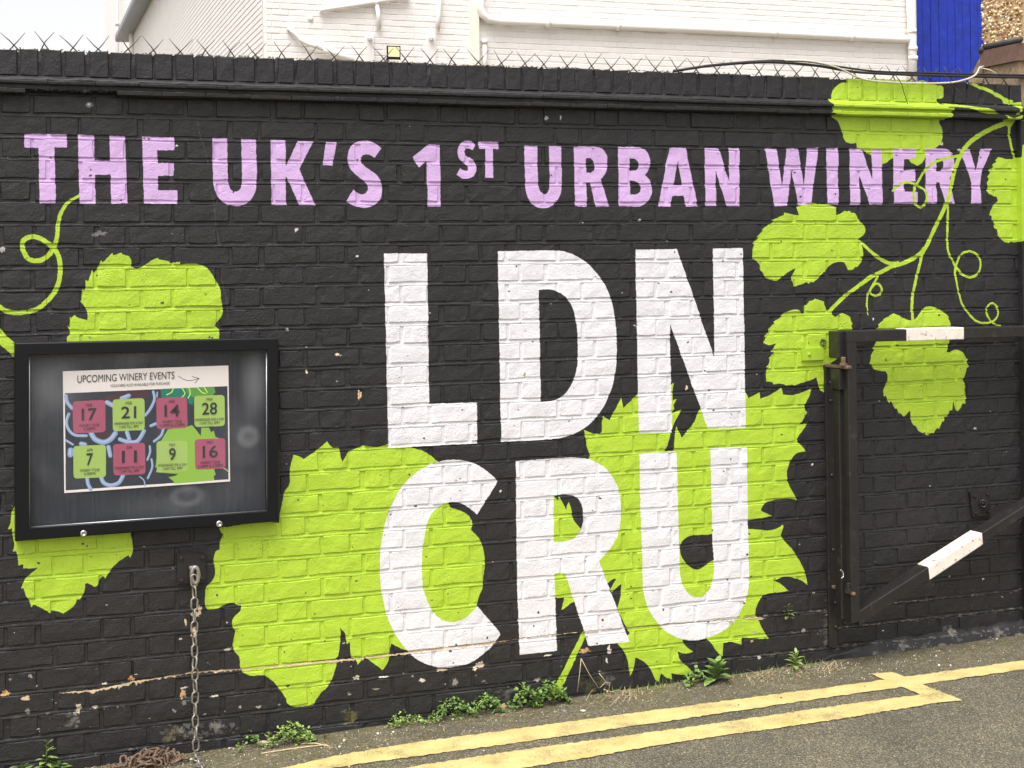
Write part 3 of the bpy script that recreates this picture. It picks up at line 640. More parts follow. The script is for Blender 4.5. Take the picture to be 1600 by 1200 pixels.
# sloped mortar kerb along the foot at the right
kb = MB(); vv = []; ff = []; n = 130; xa, xb = un(1285, 1020)[0], 4.75
for i in range(n + 1):
    x = xa + (xb - xa) * i / n; g = gz(x); hgt = .050 * min(1, i / 30) + .006 * math.sin(i * .31) * math.sin(i * .13 + 1) + R.uniform(-.0012, .0012); dp = .026 * min(1, i/30) + .004 * math.sin(i * .23 + 2) + R.uniform(-.0008, .0008)
    vv += [(x, .02, g + hgt + .012), (x, -.006, g + hgt + .006), (x, -dp + .004, g + hgt * .75), (x, -dp - .006, g - .02)]
for i in range(n):
    for q in range(3): ff.append((i*4+q, i*4+q+1, (i+1)*4+q+1, (i+1)*4+q))
kb.add(vv, ff); part('mortar_kerb', kb, M_PAINT, wall, True)
# batten that closes the wall at its right end
bt = MB(); bt.box((4.645, -.030, gz(4.66) - .02), (4.70, .03, ZC - .07)); bt.box((4.672, -.042, CZ - .02), (4.715, -.0305, CZ + .52))
tag(part('timber_batten', bt, M_PAINT2), 'upright painted timber batten closing the right end of the mural wall', 'batten')

# ================================================================== road, markings
def road_mat():
    m, n, p = new_mat('asphalt'); geo = n.nodes.new('ShaderNodeNewGeometry').outputs['Position']
    a = noise(n, 420, 2, .5, geo); vo = n.nodes.new('ShaderNodeTexVoronoi'); vo.inputs['Scale'].default_value = 250; n.links.new(geo, vo.inputs['Vector'])
    hs = n.nodes.new('ShaderNodeSeparateColor'); n.links.new(vo.outputs['Color'], hs.inputs[0])
    base = ramp(n, hs.outputs[0], [(0, srgb(56, 52, 45)), (.5, srgb(84, 79, 66)), (.85, srgb(110, 103, 86)), (1, srgb(168, 158, 134))]).outputs[0]
    big = ramp(n, noise(n, 2.6, 6, .65, geo).outputs[0], [(.35, (.80, .80, .80)), (.65, (1.2, 1.17, 1.08))]).outputs[0]
    c = mixc(n, 1.0, base, big, 'MULTIPLY')
    sp = n.nodes.new('ShaderNodeSeparateXYZ'); n.links.new(geo, sp.inputs[0])
    near = n.nodes.new('ShaderNodeMapRange'); near.inputs[1].default_value = -.62; near.inputs[2].default_value = -.03; n.links.new(sp.outputs[1], near.inputs[0])
    ms = noise(n, 13, 7, .72, geo); mf = math_(n, 'MULTIPLY', near.outputs[0], ramp(n, ms.outputs[0], [(.40, (0, 0, 0)), (.62, (1, 1, 1))]).outputs[0])
    c = mixc(n, math_(n, 'MULTIPLY', mf, .85), c, srgb(84, 79, 40))
    ds = noise(n, 30, 7, .75, geo); dfx = math_(n, 'MULTIPLY', near.outputs[0], ramp(n, ds.outputs[0], [(.5, (0, 0, 0)), (.7, (1, 1, 1))]).outputs[0])
    c = mixc(n, math_(n, 'MULTIPLY', dfx, .55), c, srgb(140, 124, 100))
    n.links.new(c, p.inputs['Base Color']); p.inputs['Roughness'].default_value = .86
    h = math_(n, 'MULTIPLY_ADD', a.outputs[0], .5, vo.outputs['Distance']); bump(n, p, h, .9, .004)
    return m
M_ROAD = road_mat()
rd = MB()
xs = [-60, -10] + [-1 + i * .05 for i in range(140)] + [10, 90]; ys = [-60, -8, -3] + [-1.6 + i * .05 for i in range(34)] + [4, 12, 90]
vv = []; ff = []
for j, y in enumerate(ys):
    for i, x in enumerate(xs):
        e = 0
        if -1 < x < 6 and -1.6 < y < -.02: e = R.uniform(-.0012, .0012) + (.006 * max(0, 1 + y / .10) if y > -.1 else 0)
        vv.append((x, y, gz(x) + e))
for j in range(len(ys) - 1):
    for i in range(len(xs) - 1):
        a = j * len(xs) + i; ff.append((a, a+1, a+1+len(xs), a+len(xs)))
rd.add(vv, ff); part('road', rd, M_ROAD, None, True, 'structure')
def line_mat():
    m, n, p = new_mat('worn_yellow_paint'); geo = n.nodes.new('ShaderNodeNewGeometry').outputs['Position']
    c = ramp(n, noise(n, 9, 6, .65, geo).outputs[0], [(.3, srgb(178, 158, 96)), (.7, srgb(200, 182, 124))]).outputs[0]
    g = noise(n, 190, 4, .7, geo); g2 = noise(n, 7, 5, .7, geo)
    f = math_(n, 'ADD', math_(n, 'MULTIPLY', g.outputs[0], .75), math_(n, 'MULTIPLY', g2.outputs[0], .55))
    k = ramp(n, f, [(.66, (0, 0, 0)), (.78, (.85, .85, .85))]).outputs[0]
    c = mixc(n, k, c, srgb(112, 102, 74)); n.links.new(c, p.inputs['Base Color']); p.inputs['Roughness'].default_value = .75
    vo = n.nodes.new('ShaderNodeTexVoronoi'); vo.inputs['Scale'].default_value = 210; n.links.new(geo, vo.inputs['Vector'])
    bump(n, p, vo.outputs['Distance'], .6, .003); return m
M_LINE = line_mat()
def strip(top, bot, name='yellow_line'):
    mb = MB(); vv = []; ff = []
    n = 420; X0, X1 = top[0][0], top[-1][0]
    for i in range(n + 1):
        x = X0 + (X1 - X0) * i / n
        yt = np.interp(x, [p[0] for p in top], [p[1] for p in top]) + R.uniform(-.006, .006); yb = np.interp(x, [p[0] for p in bot], [p[1] for p in bot]) + R.uniform(-.006, .006)
        vv += [(x, yb, gz(x) + .0035), (x, yt, gz(x) + .0035)]
    for i in range(n): ff.append((2*i, 2*i+2, 2*i+3, 2*i+1))
    mb.add(vv, ff); return part(name, mb, M_LINE, None, False, 'structure')
strip([(-.8, -.70), (.7, -.43), (1.196, -.332), (1.305, -.308), (1.46, -.278), (1.75, -.272), (2.07, -.289), (2.77, -.320), (3.418, -.358), (4.336, -.390), (6.5, -.47)], [(-.8, -.86), (.7, -.56), (1.15, -.45), (1.38, -.412), (2.01, -.445), (2.69, -.466), (3.345, -.478), (4.25, -.502), (6.5, -.585)])
strip([(-.8, -.98), (.9, -.64), (1.35, -.545), (1.59, -.529), (1.98, -.530), (2.64, -.566), (3.275, -.586), (3.72, -.614)], [(-.8, -1.15), (.9, -.82), (1.5, -.730), (2.0, -.720), (2.58, -.708), (3.17, -.738), (3.72, -.731)])
tb = MB(); vv = []
for i in range(21):
    y = -.268 - (.732 - .268) * i / 20; e1, e2 = R.uniform(-.003, .003), R.uniform(-.003, .003)
    xl, xr = 3.662 + e1, 3.755 + e2
    vv += [(xl, y - .012 * 0, gz(xl) + .0042), (xr, y - .02, gz(xr) + .0042)]
tb.add(vv, [(2*i, 2*i+2, 2*i+3, 2*i+1) for i in range(20)]); part('yellow_line', tb, M_LINE, None, False, 'structure')

# ================================================================== materials for the objects
M_BLACKM = simple('black_enamel', srgb(33, 30, 30), .42, var=.25, scale=14, second=srgb(74, 66, 60), th=(.58, .82), bumps=(90, .25, .001))
M_FRAME = simple('black_frame', srgb(14, 14, 17), .36, var=.15, scale=20, bumps=(140, .08, .0005), spec=.3)
M_STEEL = simple('galvanised_steel', srgb(150, 144, 136), .5, .65, var=.3, scale=40, second=srgb(120, 100, 80), th=(.58, .8))
M_BRIGHT = simple('bright_screw', srgb(190, 190, 188), .3, .9, var=.1, scale=90)
M_RUST = simple('rusty_iron', srgb(104, 82, 66), .85, .25, var=.4, scale=60, second=srgb(150, 138, 124), th=(.5, .72))
M_BAND = simple('white_reflective_band', srgb(222, 214, 202), .5, var=.06, scale=20, second=srgb(158, 104, 60), th=(.57, .66), bumps=(80, .15, .0006))
M_WHITEP = simple('white_masonry_paint', srgb(229, 223, 219), .6, var=.04, scale=3, bumps=(40, .3, .002))
M_WHITEPIPE = simple('white_painted_pipe', srgb(240, 234, 228), .35, var=.04, scale=6, bumps=(50, .15, .001))
M_GREENP = simple('lime_paint', srgb(158, 187, 50), .5, var=.08, scale=20)
M_CABLEB = simple('black_cable', srgb(34, 32, 32), .45, var=.2, scale=40, bumps=None)
M_CABLEW = simple('grey_white_cable', srgb(196, 186, 168), .5, var=.18, scale=50, second=srgb(120, 108, 90), th=(.58, .75), bumps=None)
M_SPIKE = simple('dark_wire', srgb(88, 80, 73), .5, .5, var=.3, scale=90, bumps=None)

# ================================================================== notice board
BQ = [(23, 536), (435, 528), (437, 815), (24, 846)]                 # outer frame
IQ = [(45, 553.5), (418.5, 545.5), (419.5, 799.5), (45, 826)]        # sight edge
board = thing('notice_board', un3(230, 846, 0), 'black framed wall notice board with clear glazing over the winery events poster', 'notice board')
YF, YG = -.052, -.036
o4 = [un3(*p, Y=YF) for p in BQ]; i4 = [un3(*p, Y=YF) for p in IQ]
def inset(q, d, Y):
    c = sum(q, Vector()) / 4; return [Vector((p.x + (d if p.x < c.x else -d), Y, p.z + (d if p.z < c.z else -d))) for p in q]
for a in range(4):
    b = (a + 1) % 4
    front = [o4[a], o4[b], i4[b], i4[a]]
    ch = .004
    m1 = [Vector((p.x, p.y + ch, p.z)) for p in o4]; of = inset(o4, ch, YF)
    i_b = inset(i4, .003, YG); bk = [Vector((p.x, -.001, p.z)) for p in o4]; ib2 = [Vector((p.x, -.001, p.z)) for p in i_b]
    mb = MB(); mb.add([bk[a], bk[b], m1[a], m1[b], of[a], of[b], i4[a], i4[b], i_b[a], i_b[b], ib2[a], ib2[b]],
                      [(0,1,3,2), (2,3,5,4), (4,5,7,6), (6,7,9,8), (8,9,11,10), (10,11,1,0), (0,2,4,6,8,10), (1,11,9,7,5,3)])
    part('frame_rail', mb, M_FRAME, board)
M_BEAD = simple('aluminium_bead', srgb(176, 178, 180), .3, .8, var=.08, scale=30, bumps=None)
ib = inset(i4, .0032, YG - .004)
for a in (1, 2, 3):
    b = (a + 1) % 4; mb = MB(); mb.tube([ib[a], ib[b]], .0016, 6); part('glazing_bead', mb, M_BEAD, board, True)
g4 = inset(i4, -.006, YG); 
def back_mat():
    m, n, p = new_mat('board_backing'); geo = n.nodes.new('ShaderNodeNewGeometry').outputs['Position']
    mp = n.nodes.new('ShaderNodeMapping'); mp.inputs['Scale'].default_value = (90, 1, 2.5); n.links.new(geo, mp.inputs[0])
    t = noise(n, 1, 5, .6, mp.outputs[0]); c = ramp(n, t.outputs[0], [(.3, srgb(30, 33, 41)), (.75, srgb(44, 47, 55))]); n.links.new(c.outputs[0], p.inputs['Base Color'])
    p.inputs['Roughness'].default_value = .7; return m
mb = MB(); q = [Vector((p.x, -.012, p.z)) for p in g4]; q2 = [Vector((p.x, -.003, p.z)) for p in g4]; mb.hexa(q, q2); part('backing_panel', mb, back_mat(), board)
def pane_mat():
    m = bpy.data.materials.new('acrylic_pane'); m.use_nodes = True; n = m.node_tree; n.nodes.clear()
    geo = n.nodes.new('ShaderNodeNewGeometry').outputs['Position']
    tr = n.nodes.new('ShaderNodeBsdfTransparent'); tr.inputs[0].default_value = (.97, .975, .98, 1); gl = n.nodes.new('ShaderNodeBsdfGlossy'); gl.inputs['Roughness'].default_value = .04
    fr = n.nodes.new('ShaderNodeFresnel'); fr.inputs[0].default_value = 1.45
    nb = n.nodes.new('ShaderNodeBump'); nb.inputs['Strength'].default_value = .25; nb.inputs['Distance'].default_value = .02; n.links.new(noise(n, 3.2, 2, .5, geo).outputs[0], nb.inputs['Height'])
    n.links.new(nb.outputs[0], gl.inputs['Normal'])
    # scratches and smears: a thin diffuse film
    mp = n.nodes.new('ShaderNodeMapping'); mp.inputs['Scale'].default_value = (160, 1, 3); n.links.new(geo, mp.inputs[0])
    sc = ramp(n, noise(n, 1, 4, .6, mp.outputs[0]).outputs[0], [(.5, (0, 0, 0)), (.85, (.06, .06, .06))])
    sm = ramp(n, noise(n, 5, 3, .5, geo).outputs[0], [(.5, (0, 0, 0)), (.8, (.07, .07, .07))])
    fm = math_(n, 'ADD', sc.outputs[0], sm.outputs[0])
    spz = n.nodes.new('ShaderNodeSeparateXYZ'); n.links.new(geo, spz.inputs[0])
    # pale reflections painted into the film, and a sucker ring, on the acrylic
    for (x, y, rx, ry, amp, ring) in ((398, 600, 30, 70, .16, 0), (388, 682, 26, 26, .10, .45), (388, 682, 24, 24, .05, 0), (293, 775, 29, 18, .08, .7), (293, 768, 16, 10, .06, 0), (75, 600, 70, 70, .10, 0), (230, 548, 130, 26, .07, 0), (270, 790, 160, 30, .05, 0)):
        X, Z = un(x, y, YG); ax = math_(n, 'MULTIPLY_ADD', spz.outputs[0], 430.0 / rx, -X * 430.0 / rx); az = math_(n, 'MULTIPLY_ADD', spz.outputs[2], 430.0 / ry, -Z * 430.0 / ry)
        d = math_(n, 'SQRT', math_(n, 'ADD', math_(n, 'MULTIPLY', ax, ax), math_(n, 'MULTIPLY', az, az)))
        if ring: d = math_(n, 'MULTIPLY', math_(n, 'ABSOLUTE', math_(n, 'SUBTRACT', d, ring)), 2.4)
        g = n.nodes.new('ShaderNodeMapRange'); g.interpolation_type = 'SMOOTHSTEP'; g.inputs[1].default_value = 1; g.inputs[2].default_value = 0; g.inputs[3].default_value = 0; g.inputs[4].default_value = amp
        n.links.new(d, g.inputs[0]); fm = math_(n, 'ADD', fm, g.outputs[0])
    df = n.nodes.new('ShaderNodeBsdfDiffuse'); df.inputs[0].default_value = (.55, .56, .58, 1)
    m1 = n.nodes.new('ShaderNodeMixShader'); m2 = n.nodes.new('ShaderNodeMixShader'); o = n.nodes.new('ShaderNodeOutputMaterial')
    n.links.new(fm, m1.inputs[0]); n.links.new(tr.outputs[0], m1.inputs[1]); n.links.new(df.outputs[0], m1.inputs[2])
    n.links.new(fr.outputs[0], m2.inputs[0]); n.links.new(m1.outputs[0], m2.inputs[1]); n.links.new(gl.outputs[0], m2.inputs[2]); n.links.new(m2.outputs[0], o.inputs[0]); return m
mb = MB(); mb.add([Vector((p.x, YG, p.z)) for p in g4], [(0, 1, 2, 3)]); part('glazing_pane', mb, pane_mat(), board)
for (x, y) in ((130.5, 833.5), (342.5, 818.5)):
    c = un3(x, y, YF); mb = MB(); mb.lathe(c, (0, -1, 0), [(.0115, 0), (.0125, .002), (.010, .0055), (.0055, .0062), (.0052, .0035), (.001, .0035)], 14); part('security_screw', mb, M_BRIGHT, board, True)

# ------------------------------------------------------------------ poster inside it
PY = -.015
PZ = lambda x, y: (90 + x / 5.454, 560 + y / 5.454)
def PW(pts): return [un(*PZ(x, y), PY) for x, y in pts]
pq = PW([(45, 110), (1455, 60), (1470, 1048), (57, 1148)])
PO = Print(min(p[0] for p in pq) - .01, min(p[1] for p in pq) - .01, max(p[0] for p in pq) + .01, max(p[1] for p in pq) + .01, 1500, (232, 222, 216))
PO.poly([PW([(62, 297), (1448, 236), (1457, 1030), (70, 1125)])], (46, 52, 61))
MAR, BLU, BLU2 = (72, 48, 54), (140, 160, 196), (168, 184, 212)
for a in ([(395, 330), (560, 285), (760, 265), (790, 330), (640, 360), (430, 370)], [(300, 640), (480, 630), (490, 660), (400, 700), (320, 690)], [(870, 610), (905, 610), (880, 680), (830, 705)]): PO.poly([PW(smooth_ring(a))], MAR)
def ps(pts, wd, col=BLU): PO.stroke(PW(smooth_line(pts)), wd / 5.454 / 430.0, col)
for pts, wd in (([(70, 320), (82, 375), (122, 425)], 30), ([(95, 475), (75, 540), (95, 610), (150, 655), (245, 660)], 24), ([(285, 640), (320, 690), (390, 715), (450, 690), (490, 640)], 42), ([(530, 690), (600, 712), (680, 705), (735, 620)], 34), ([(590, 630), (610, 690)], 34), ([(420, 375), (470, 402)], 38), ([(545, 342), (605, 318)], 36), ([(815, 285), (825, 350), (790, 430), (748, 485)], 24), ([(850, 290), (847, 330)], 12), ([(795, 575), (835, 558)], 26), ([(900, 605), (880, 660), (822, 708)], 22), ([(72, 700), (130, 735)], 18), ([(110, 785), (108, 820)], 48), ([(200, 728), (232, 735)], 36), ([(432, 755), (448, 830)], 34), ([(785, 750), (788, 800), (765, 865)], 18), ([(800, 860), (806, 930), (768, 1022)], 18), ([(252, 1030), (260, 1075), (282, 1115)], 30), ([(368, 1010), (392, 1060), (450, 1082), (520, 1060), (556, 1000)], 34), ([(700, 1010), (735, 1040), (745, 1088)], 10)):
    ps(pts, wd); ps([(x - 4, y - 4) for x, y in pts], wd * .4, BLU2)
PO.poly([PW(smooth_ring([(878, 262), (1100, 252), (1160, 330), (1155, 395), (1120, 388), (1105, 335), (885, 335)]))], (28, 118, 98)); PO.poly([PW(smooth_ring([(1090, 252), (1335, 243), (1345, 290), (1310, 320), (1160, 335), (1110, 300)]))], (92, 148, 66))
for pts in ([(985, 255), (970, 290), (930, 310)], [(1060, 255), (1085, 300), (1060, 330)], [(1120, 252), (1130, 300), (1110, 340)], [(1190, 250), (1230, 290), (1260, 300)], [(1250, 248), (1275, 290)]): ps(pts, 9, (200, 224, 110))
PO.poly([PW([(1110, 580), (1145, 568), (1165, 590), (1220, 660), (1225, 590), (1290, 590), (1310, 630), (1330, 612), (1345, 670), (1380, 680), (1365, 760), (1335, 950), (1348, 992), (1330, 1000), (1335, 1040), (1000, 1068), (985, 1045), (945, 1012), (1000, 1002), (1030, 985), (838, 970), (850, 930), (832, 930), (845, 860), (835, 900), (850, 800), (870, 720), (920, 640), (940, 605)])], (140, 182, 66))
PO.stroke(PW([(1400, 930), (1440, 950), (1462, 975)]), .0035, (190, 186, 120))
PO.stroke(PW(smooth_line([(1030, 152), (1075, 180), (1130, 190), (1205, 172)])), .0022, (52, 52, 56)); PO.stroke(PW([(1148, 156), (1205, 172), (1170, 210)]), .0022, (52, 52, 56))
ROSE, LIME = (166, 82, 106), (160, 188, 96)
CARDS = [("FEB", "17", "WINERY TOUR", "6:30PM", ROSE, (127, 367, 405, 352, 410, 628, 133, 640)), ("FEB", "21", "WINEMAKER FOR A DAY", "11AM TILL 4PM", LIME, (468, 350, 740, 338, 743, 610, 470, 622)), ("MAR", "14", "WINERY TOUR", "2:30PM & 5:30PM", ROSE, (840, 338, 1103, 330, 1107, 592, 845, 603)), ("MAR", "28", "WINEMAKER FOR A DAY", "11AM TILL 4PM", LIME, (1163, 320, 1422, 310, 1425, 575, 1167, 585)),
         ("APR", "7", "WINERY TOUR", "6:30PM", LIME, (133, 747, 412, 735, 412, 1012, 137, 1025)), ("APR", "11", "WINEMAKER FOR A DAY", "11AM TILL 4PM", ROSE, (472, 730, 745, 718, 750, 985, 477, 998)), ("MAY", "9", "WINEMAKER FOR A DAY", "11AM TILL 4PM", LIME, (842, 707, 1110, 697, 1110, 962, 848, 975)), ("MAY", "16", "WINERY TOUR", "2:30PM & 5:30PM", ROSE, (1168, 690, 1428, 678, 1430, 938, 1172, 950))]
for cd in CARDS:
    q = np.array(cd[5], float).reshape(4, 2); ring = []
    for i in range(4):
        p, a, b = q[i], q[i-1], q[(i+1) % 4]; da = (a - p) / np.hypot(*(a - p)) * 32; db = (b - p) / np.hypot(*(b - p)) * 32
        for t in np.linspace(0, 1, 6): ring.append(tuple((1-t)**2 * (p + da) + 2*t*(1-t) * p + t*t * (p + db)))
    if cd[1] == "9": PO.stroke(PW(ring + ring[:1]), .0012, (120, 160, 60))
    PO.poly([PW(ring)], cd[4])
m, n, p = new_mat('printed_paper'); col, geo = PO.node(n, PO.image('poster_print'), 0); n.links.new(col, p.inputs['Base Color']); p.inputs['Roughness'].default_value = .45
bump(n, p, noise(n, 6, 3, .5, geo).outputs[0], .2, .01)
poster = MB(); nu = 14; vv = []; ff = []
for j in range(2):
    for i in range(nu + 1):
        t = i / nu; a = [(45, 110), (57, 1148)][j]; b = [(1455, 60), (1470, 1048)][j]
        X, Z = un(*PZ(a[0] + (b[0]-a[0])*t, a[1] + (b[1]-a[1])*t), PY); vv.append((X, PY + .0008*math.cos(t*9 + j), Z))
ff = [(i, i+1, nu+2+i, nu+1+i) for i in range(nu)]
poster.add(vv, ff); o_ = len(poster.v); poster.add([(q[0], q[1] + .0012, q[2]) for q in vv], [tuple(reversed(f)) for f in ff])
pbase = part('poster', poster, m)
tag(pbase, 'white topped paper poster listing eight winery event dates behind the board glazing', 'poster')
M_INK = simple('printing_ink', srgb(42, 42, 48), .6, var=.05, bumps=None)
def text_on(s, p0, p1, hpx, y=PY - .0022):
    """one line of print: left and right ends of its baseline, height of its capitals"""
    cu = bpy.data.curves.new('text', 'FONT'); cu.body = s; cu.offset = .012 if s.isdigit() else 0; ob = bpy.data.objects.new('text', cu); C.objects.link(ob)
    dg = bpy.context.evaluated_depsgraph_get(); me = bpy.data.meshes.new_from_object(ob.evaluated_get(dg)); bpy.data.objects.remove(ob); bpy.data.curves.remove(cu)
    co = np.array([v.co[:] for v in me.vertices]); lo, hi = co.min(0), co.max(0); fs = [tuple(pl.vertices) for pl in me.polygons]; bpy.data.meshes.remove(me)
    capb = 0.0; caph = hi[1] if hi[1] > .3 else .7
    a = np.array(un(*PZ(*p0), PY)); b = np.array(un(*PZ(*p1), PY)); up = np.array(un(*PZ(p0[0], p0[1] - hpx), PY)) - a
    out = []
    for v in co:
        tx = (v[0] - lo[0]) / (hi[0] - lo[0]); tz = v[1] / caph
        q = a + (b - a) * tx + up * tz; out.append((q[0], y, q[1]))
    return out, fs
def lettering(lines, label=None):
    mb = MB()
    for ln in lines:
        vv, ff = text_on(*ln); mb.add(vv, ff)
    me = bpy.data.meshes.new('lettering'); me.from_pydata(mb.v, [], mb.f); me.materials.append(M_INK); me.update()
    return put('lettering', me, pbase)
lettering([("UPCOMING WINERY EVENTS", (168, 207), (995, 172), 62)])
lettering([("VOUCHERS ALSO AVAILABLE FOR PURCHASE", (448, 246), (955, 222), 24)])
for mth, num, d1, d2, colr, q in CARDS:
    q = np.array(q, float).reshape(4, 2); cx, cy = q.mean(0); sl_ = (q[1, 1] - q[0, 1]) / (q[1, 0] - q[0, 0])
    ln = lambda s, yy, wd, h: (s, (cx - wd/2, cy + yy - sl_*wd/2), (cx + wd/2, cy + yy + sl_*wd/2), h)
    w1 = 250 if len(d1) > 12 else 170; w2 = {6: 96, 13: 165, 15: 215}.get(len(d2), 160)
    lettering([ln(mth, -88, 52, 24), ln(num, 28, 128 if len(num) > 1 else 56, 100), ln(d1, 84, w1, 24), ln(d2, 114, w2, 24)])

# ================================================================== chain plate, hanging chain, heap of chain
def bolt(mb, c, r=.008, h=.006, n=6): mb.lathe(c, (0, -1, 0), [(r * 1.5, 0), (r * 1.5, .0015), (r, .0016), (r * .95, h), (r * .5, h + .001)], n)
cp = thing('chain_bracket', un3(299, 912, 0), 'square black steel wall plate with corner bolts and a galvanised chain ring', 'bracket')
q = [un3(x, y, -.016) for x, y in ((277, 866), (321, 865), (321, 910.5), (277, 912))]; mb = MB(); mb.hexa(q, [Vector((p.x, .004, p.z)) for p in q]); part('plate', mb, M_BLACKM, cp)
for x, y in ((283, 872), (316, 871), (316, 904), (283, 907)):
    mb = MB(); bolt(mb, un3(x, y, -.016), .008, .008); part('bolt', mb, M_BLACKM, cp)
c0 = un3(304, 898, -.03)
mb = MB(); mb.tube([c0 + Vector((.018*math.sin(t)*.7, -.012 + .0*t, .030*math.cos(t))) + Vector((0, .018*math.cos(t*1)*0, 0)) for t in np.linspace(0, 6.2832, 20, endpoint=False)], .0075, 8, closed=True)
mb.tube([c0 + Vector((-.020, -.004, .026)), c0 + Vector((.0, -.006, .028)), c0 + Vector((.012, .018, .022))], .008, 8); part('shackle', mb, M_STEEL, cp, True)
def link_mesh(name, L=.046, wdt=.026, r=.0032, mat=None):
    mb = MB(); pts = []; hw = wdt/2 - r; hl = L/2 - hw - r
    for t in np.linspace(0, math.pi, 7): pts.append((hw*math.cos(t), 0, hl + hw*math.sin(t)))
    for t in np.linspace(math.pi, 2*math.pi, 7): pts.append((hw*math.cos(t), 0, -hl + hw*math.sin(t)))
    mb.tube(pts, r, 6, closed=True); return mb.mesh(name, mat, True)
LM = link_mesh('chain_link', .052, .030, .0037, M_STEEL)
ch = thing('hanging_chain', un3(302, 900, -.05), 'galvanised steel chain hanging down the wall from the square plate', 'chain')
p0 = un3(303, 902, -.045); gp = gr(299, 1200); zz = p0.z - .012; i = 0; L = .0425
while zz > .03:
    t = (p0.z - zz); x = p0.x + (-.006) * t; y = -.045 - .02 * t
    o = put('chain_link', LM, ch, (x + R.uniform(-.001, .001), y, zz)); o.rotation_euler = (R.gauss(0, .05), R.gauss(0, .05), (.25 if i % 2 == 0 else 1.57 + .25) + R.gauss(0, .12)); zz -= L; i += 1
for k in range(10):
    x = p0.x - .012 + R.uniform(-.004, .004); y = -.085 - k * .036
    o = put('chain_link', LM, ch, (x, y, gz(x) + .012)); o.rotation_euler = (1.57, (0 if k % 2 else 1.3), R.gauss(0, .1))
hp = thing('rusty_chain', gr(235, 1192), 'heap of rusty old chain lying at the foot of the wall', 'chain')
LR = link_mesh('rusty_link', .050, .030, .0042, M_RUST); b0 = gr(232, 1194)
for k in range(46):
    t = R.gauss(0, .045); s = R.gauss(0, .02); z = gz(b0.x) + .010 + abs(R.gauss(0, .016)) * (1 - min(1, abs(t) / .12))
    o = put('chain_link', LR, hp, (b0.x + t * 1.5, min(-.03, b0.y + s * 1.6), z)); o.rotation_euler = (R.uniform(0, 6.28), R.uniform(-.7, .7), R.uniform(0, 6.28))

# ================================================================== small fixings on the wall
st = thing('steel_strap', un3(1270, 570, 0), 'small lime painted steel strap with one bolt, left of the barrier hinge', 'strap')
q = [un3(x, y, -.012) for x, y in ((1253.5, 545), (1287, 543.5), (1287, 562), (1254, 563.5))]; mb = MB(); mb.hexa(q, [Vector((p.x, .004, p.z)) for p in q]); part('strap_plate', mb, M_GREENP, st)
mb = MB(); bolt(mb, un3(1264.5, 553.5, -.012), .0065, .006); part('bolt', mb, M_GREENP, st)
hb = MB(); c = un3(1286, 535, -.002)
hb.lathe(c, (0, -1, 0), [(.017, 0), (.014, .004), (.008, .002), (.006, -.018)], 11)
tag(part('drill_hole_rim', hb, simple('ragged_hole', srgb(58, 56, 40), .9, var=.5, scale=120, second=srgb(170, 200, 60), th=(.52, .6)), None), 'ragged dark hole broken through the lime paint above the strap', 'hole')
ep = thing('eye_plate', un3(1531, 808, 0), 'dark four-bolt wall plate with a ring eye above the diagonal brace', 'bracket')
q = [un3(x, y, -.012) for x, y in ((1516, 769.5), (1545.5, 767), (1548, 805.5), (1519.5, 808))]; mb = MB(); mb.hexa(q, [Vector((p.x, .004, p.z)) for p in q]); part('plate', mb, M_BLACKM, ep)
for x, y in ((1523, 775.5), (1543, 772.5), (1544.5, 799.5), (1524.5, 802)):
    mb = MB(); bolt(mb, un3(x, y, -.012), .007); part('bolt', mb, M_BLACKM, ep)
c = un3(1536.5, 787, -.022); mb = MB(); mb.tube([c + Vector((.013*math.cos(t), -.006*math.cos(t) , .0155*math.sin(t))) for t in np.linspace(0, 6.2832, 18, endpoint=False)], .0045, 7, closed=True); mb.tube([c, c + Vector((0, .012, 0))], .006, 6); part('ring_eye', mb, M_BLACKM, ep, True)

# ================================================================== swing barrier
hs = thing('hinge_post', un3(1299, 1015, 0), 'flat black steel hinge post bolted upright to the wall beside the barrier', 'post')
pa = [un3(x, y, -.014) for x, y in ((1289.5, 570), (1306.5, 570), (1309, 1010), (1296, 1012))]
mb = MB(); mb.hexa(pa, [Vector((p.x, .006, p.z)) for p in pa]); part('post_bar', mb, M_BLACKM, hs)
for x, y in ((1297.5, 598), (1298, 626.5), (1300, 743), (1302, 859.5), (1305.5, 942), (1306, 980)):
    mb = MB(); mb.lathe(un3(x, y, -.014), (0, -1, 0), [(.0095, 0), (.009, .003), (.0065, .0065), (.002, .008)], 10); part('bolt', mb, M_BLACKM, hs, True)
for y in (571, 917):
    a = un3(1291 if y < 700 else 1297, y, -.012); mb = MB(); X1 = un(1331 if y > 700 else 1321, y, -.17)[0]
    mb.box((a.x + .02, -.178, a.z - .007), (X1, -.005, a.z + .007)); part('hinge_plate', mb, M_RUST, hs)
    mb = MB(); xp = (a.x + X1) / 2; mb.lathe((xp, -.150, a.z + .007), (0, 0, 1), [(.017, 0), (.017, .010), (.011, .0101), (.011, .034), (.007, .036)], 8); part('hinge_pin', mb, M_RUST if y < 700 else M_BLACKM, hs)
mb = MB(); c = un3(1314.5, 897, -.15); mb.tube([c + Vector((.010*math.cos(t), .004*math.sin(t), .016*math.sin(t))) for t in np.linspace(-1.9, 1.9, 12)], .0022, 6); part('split_ring', mb, M_BRIGHT, hs, True)

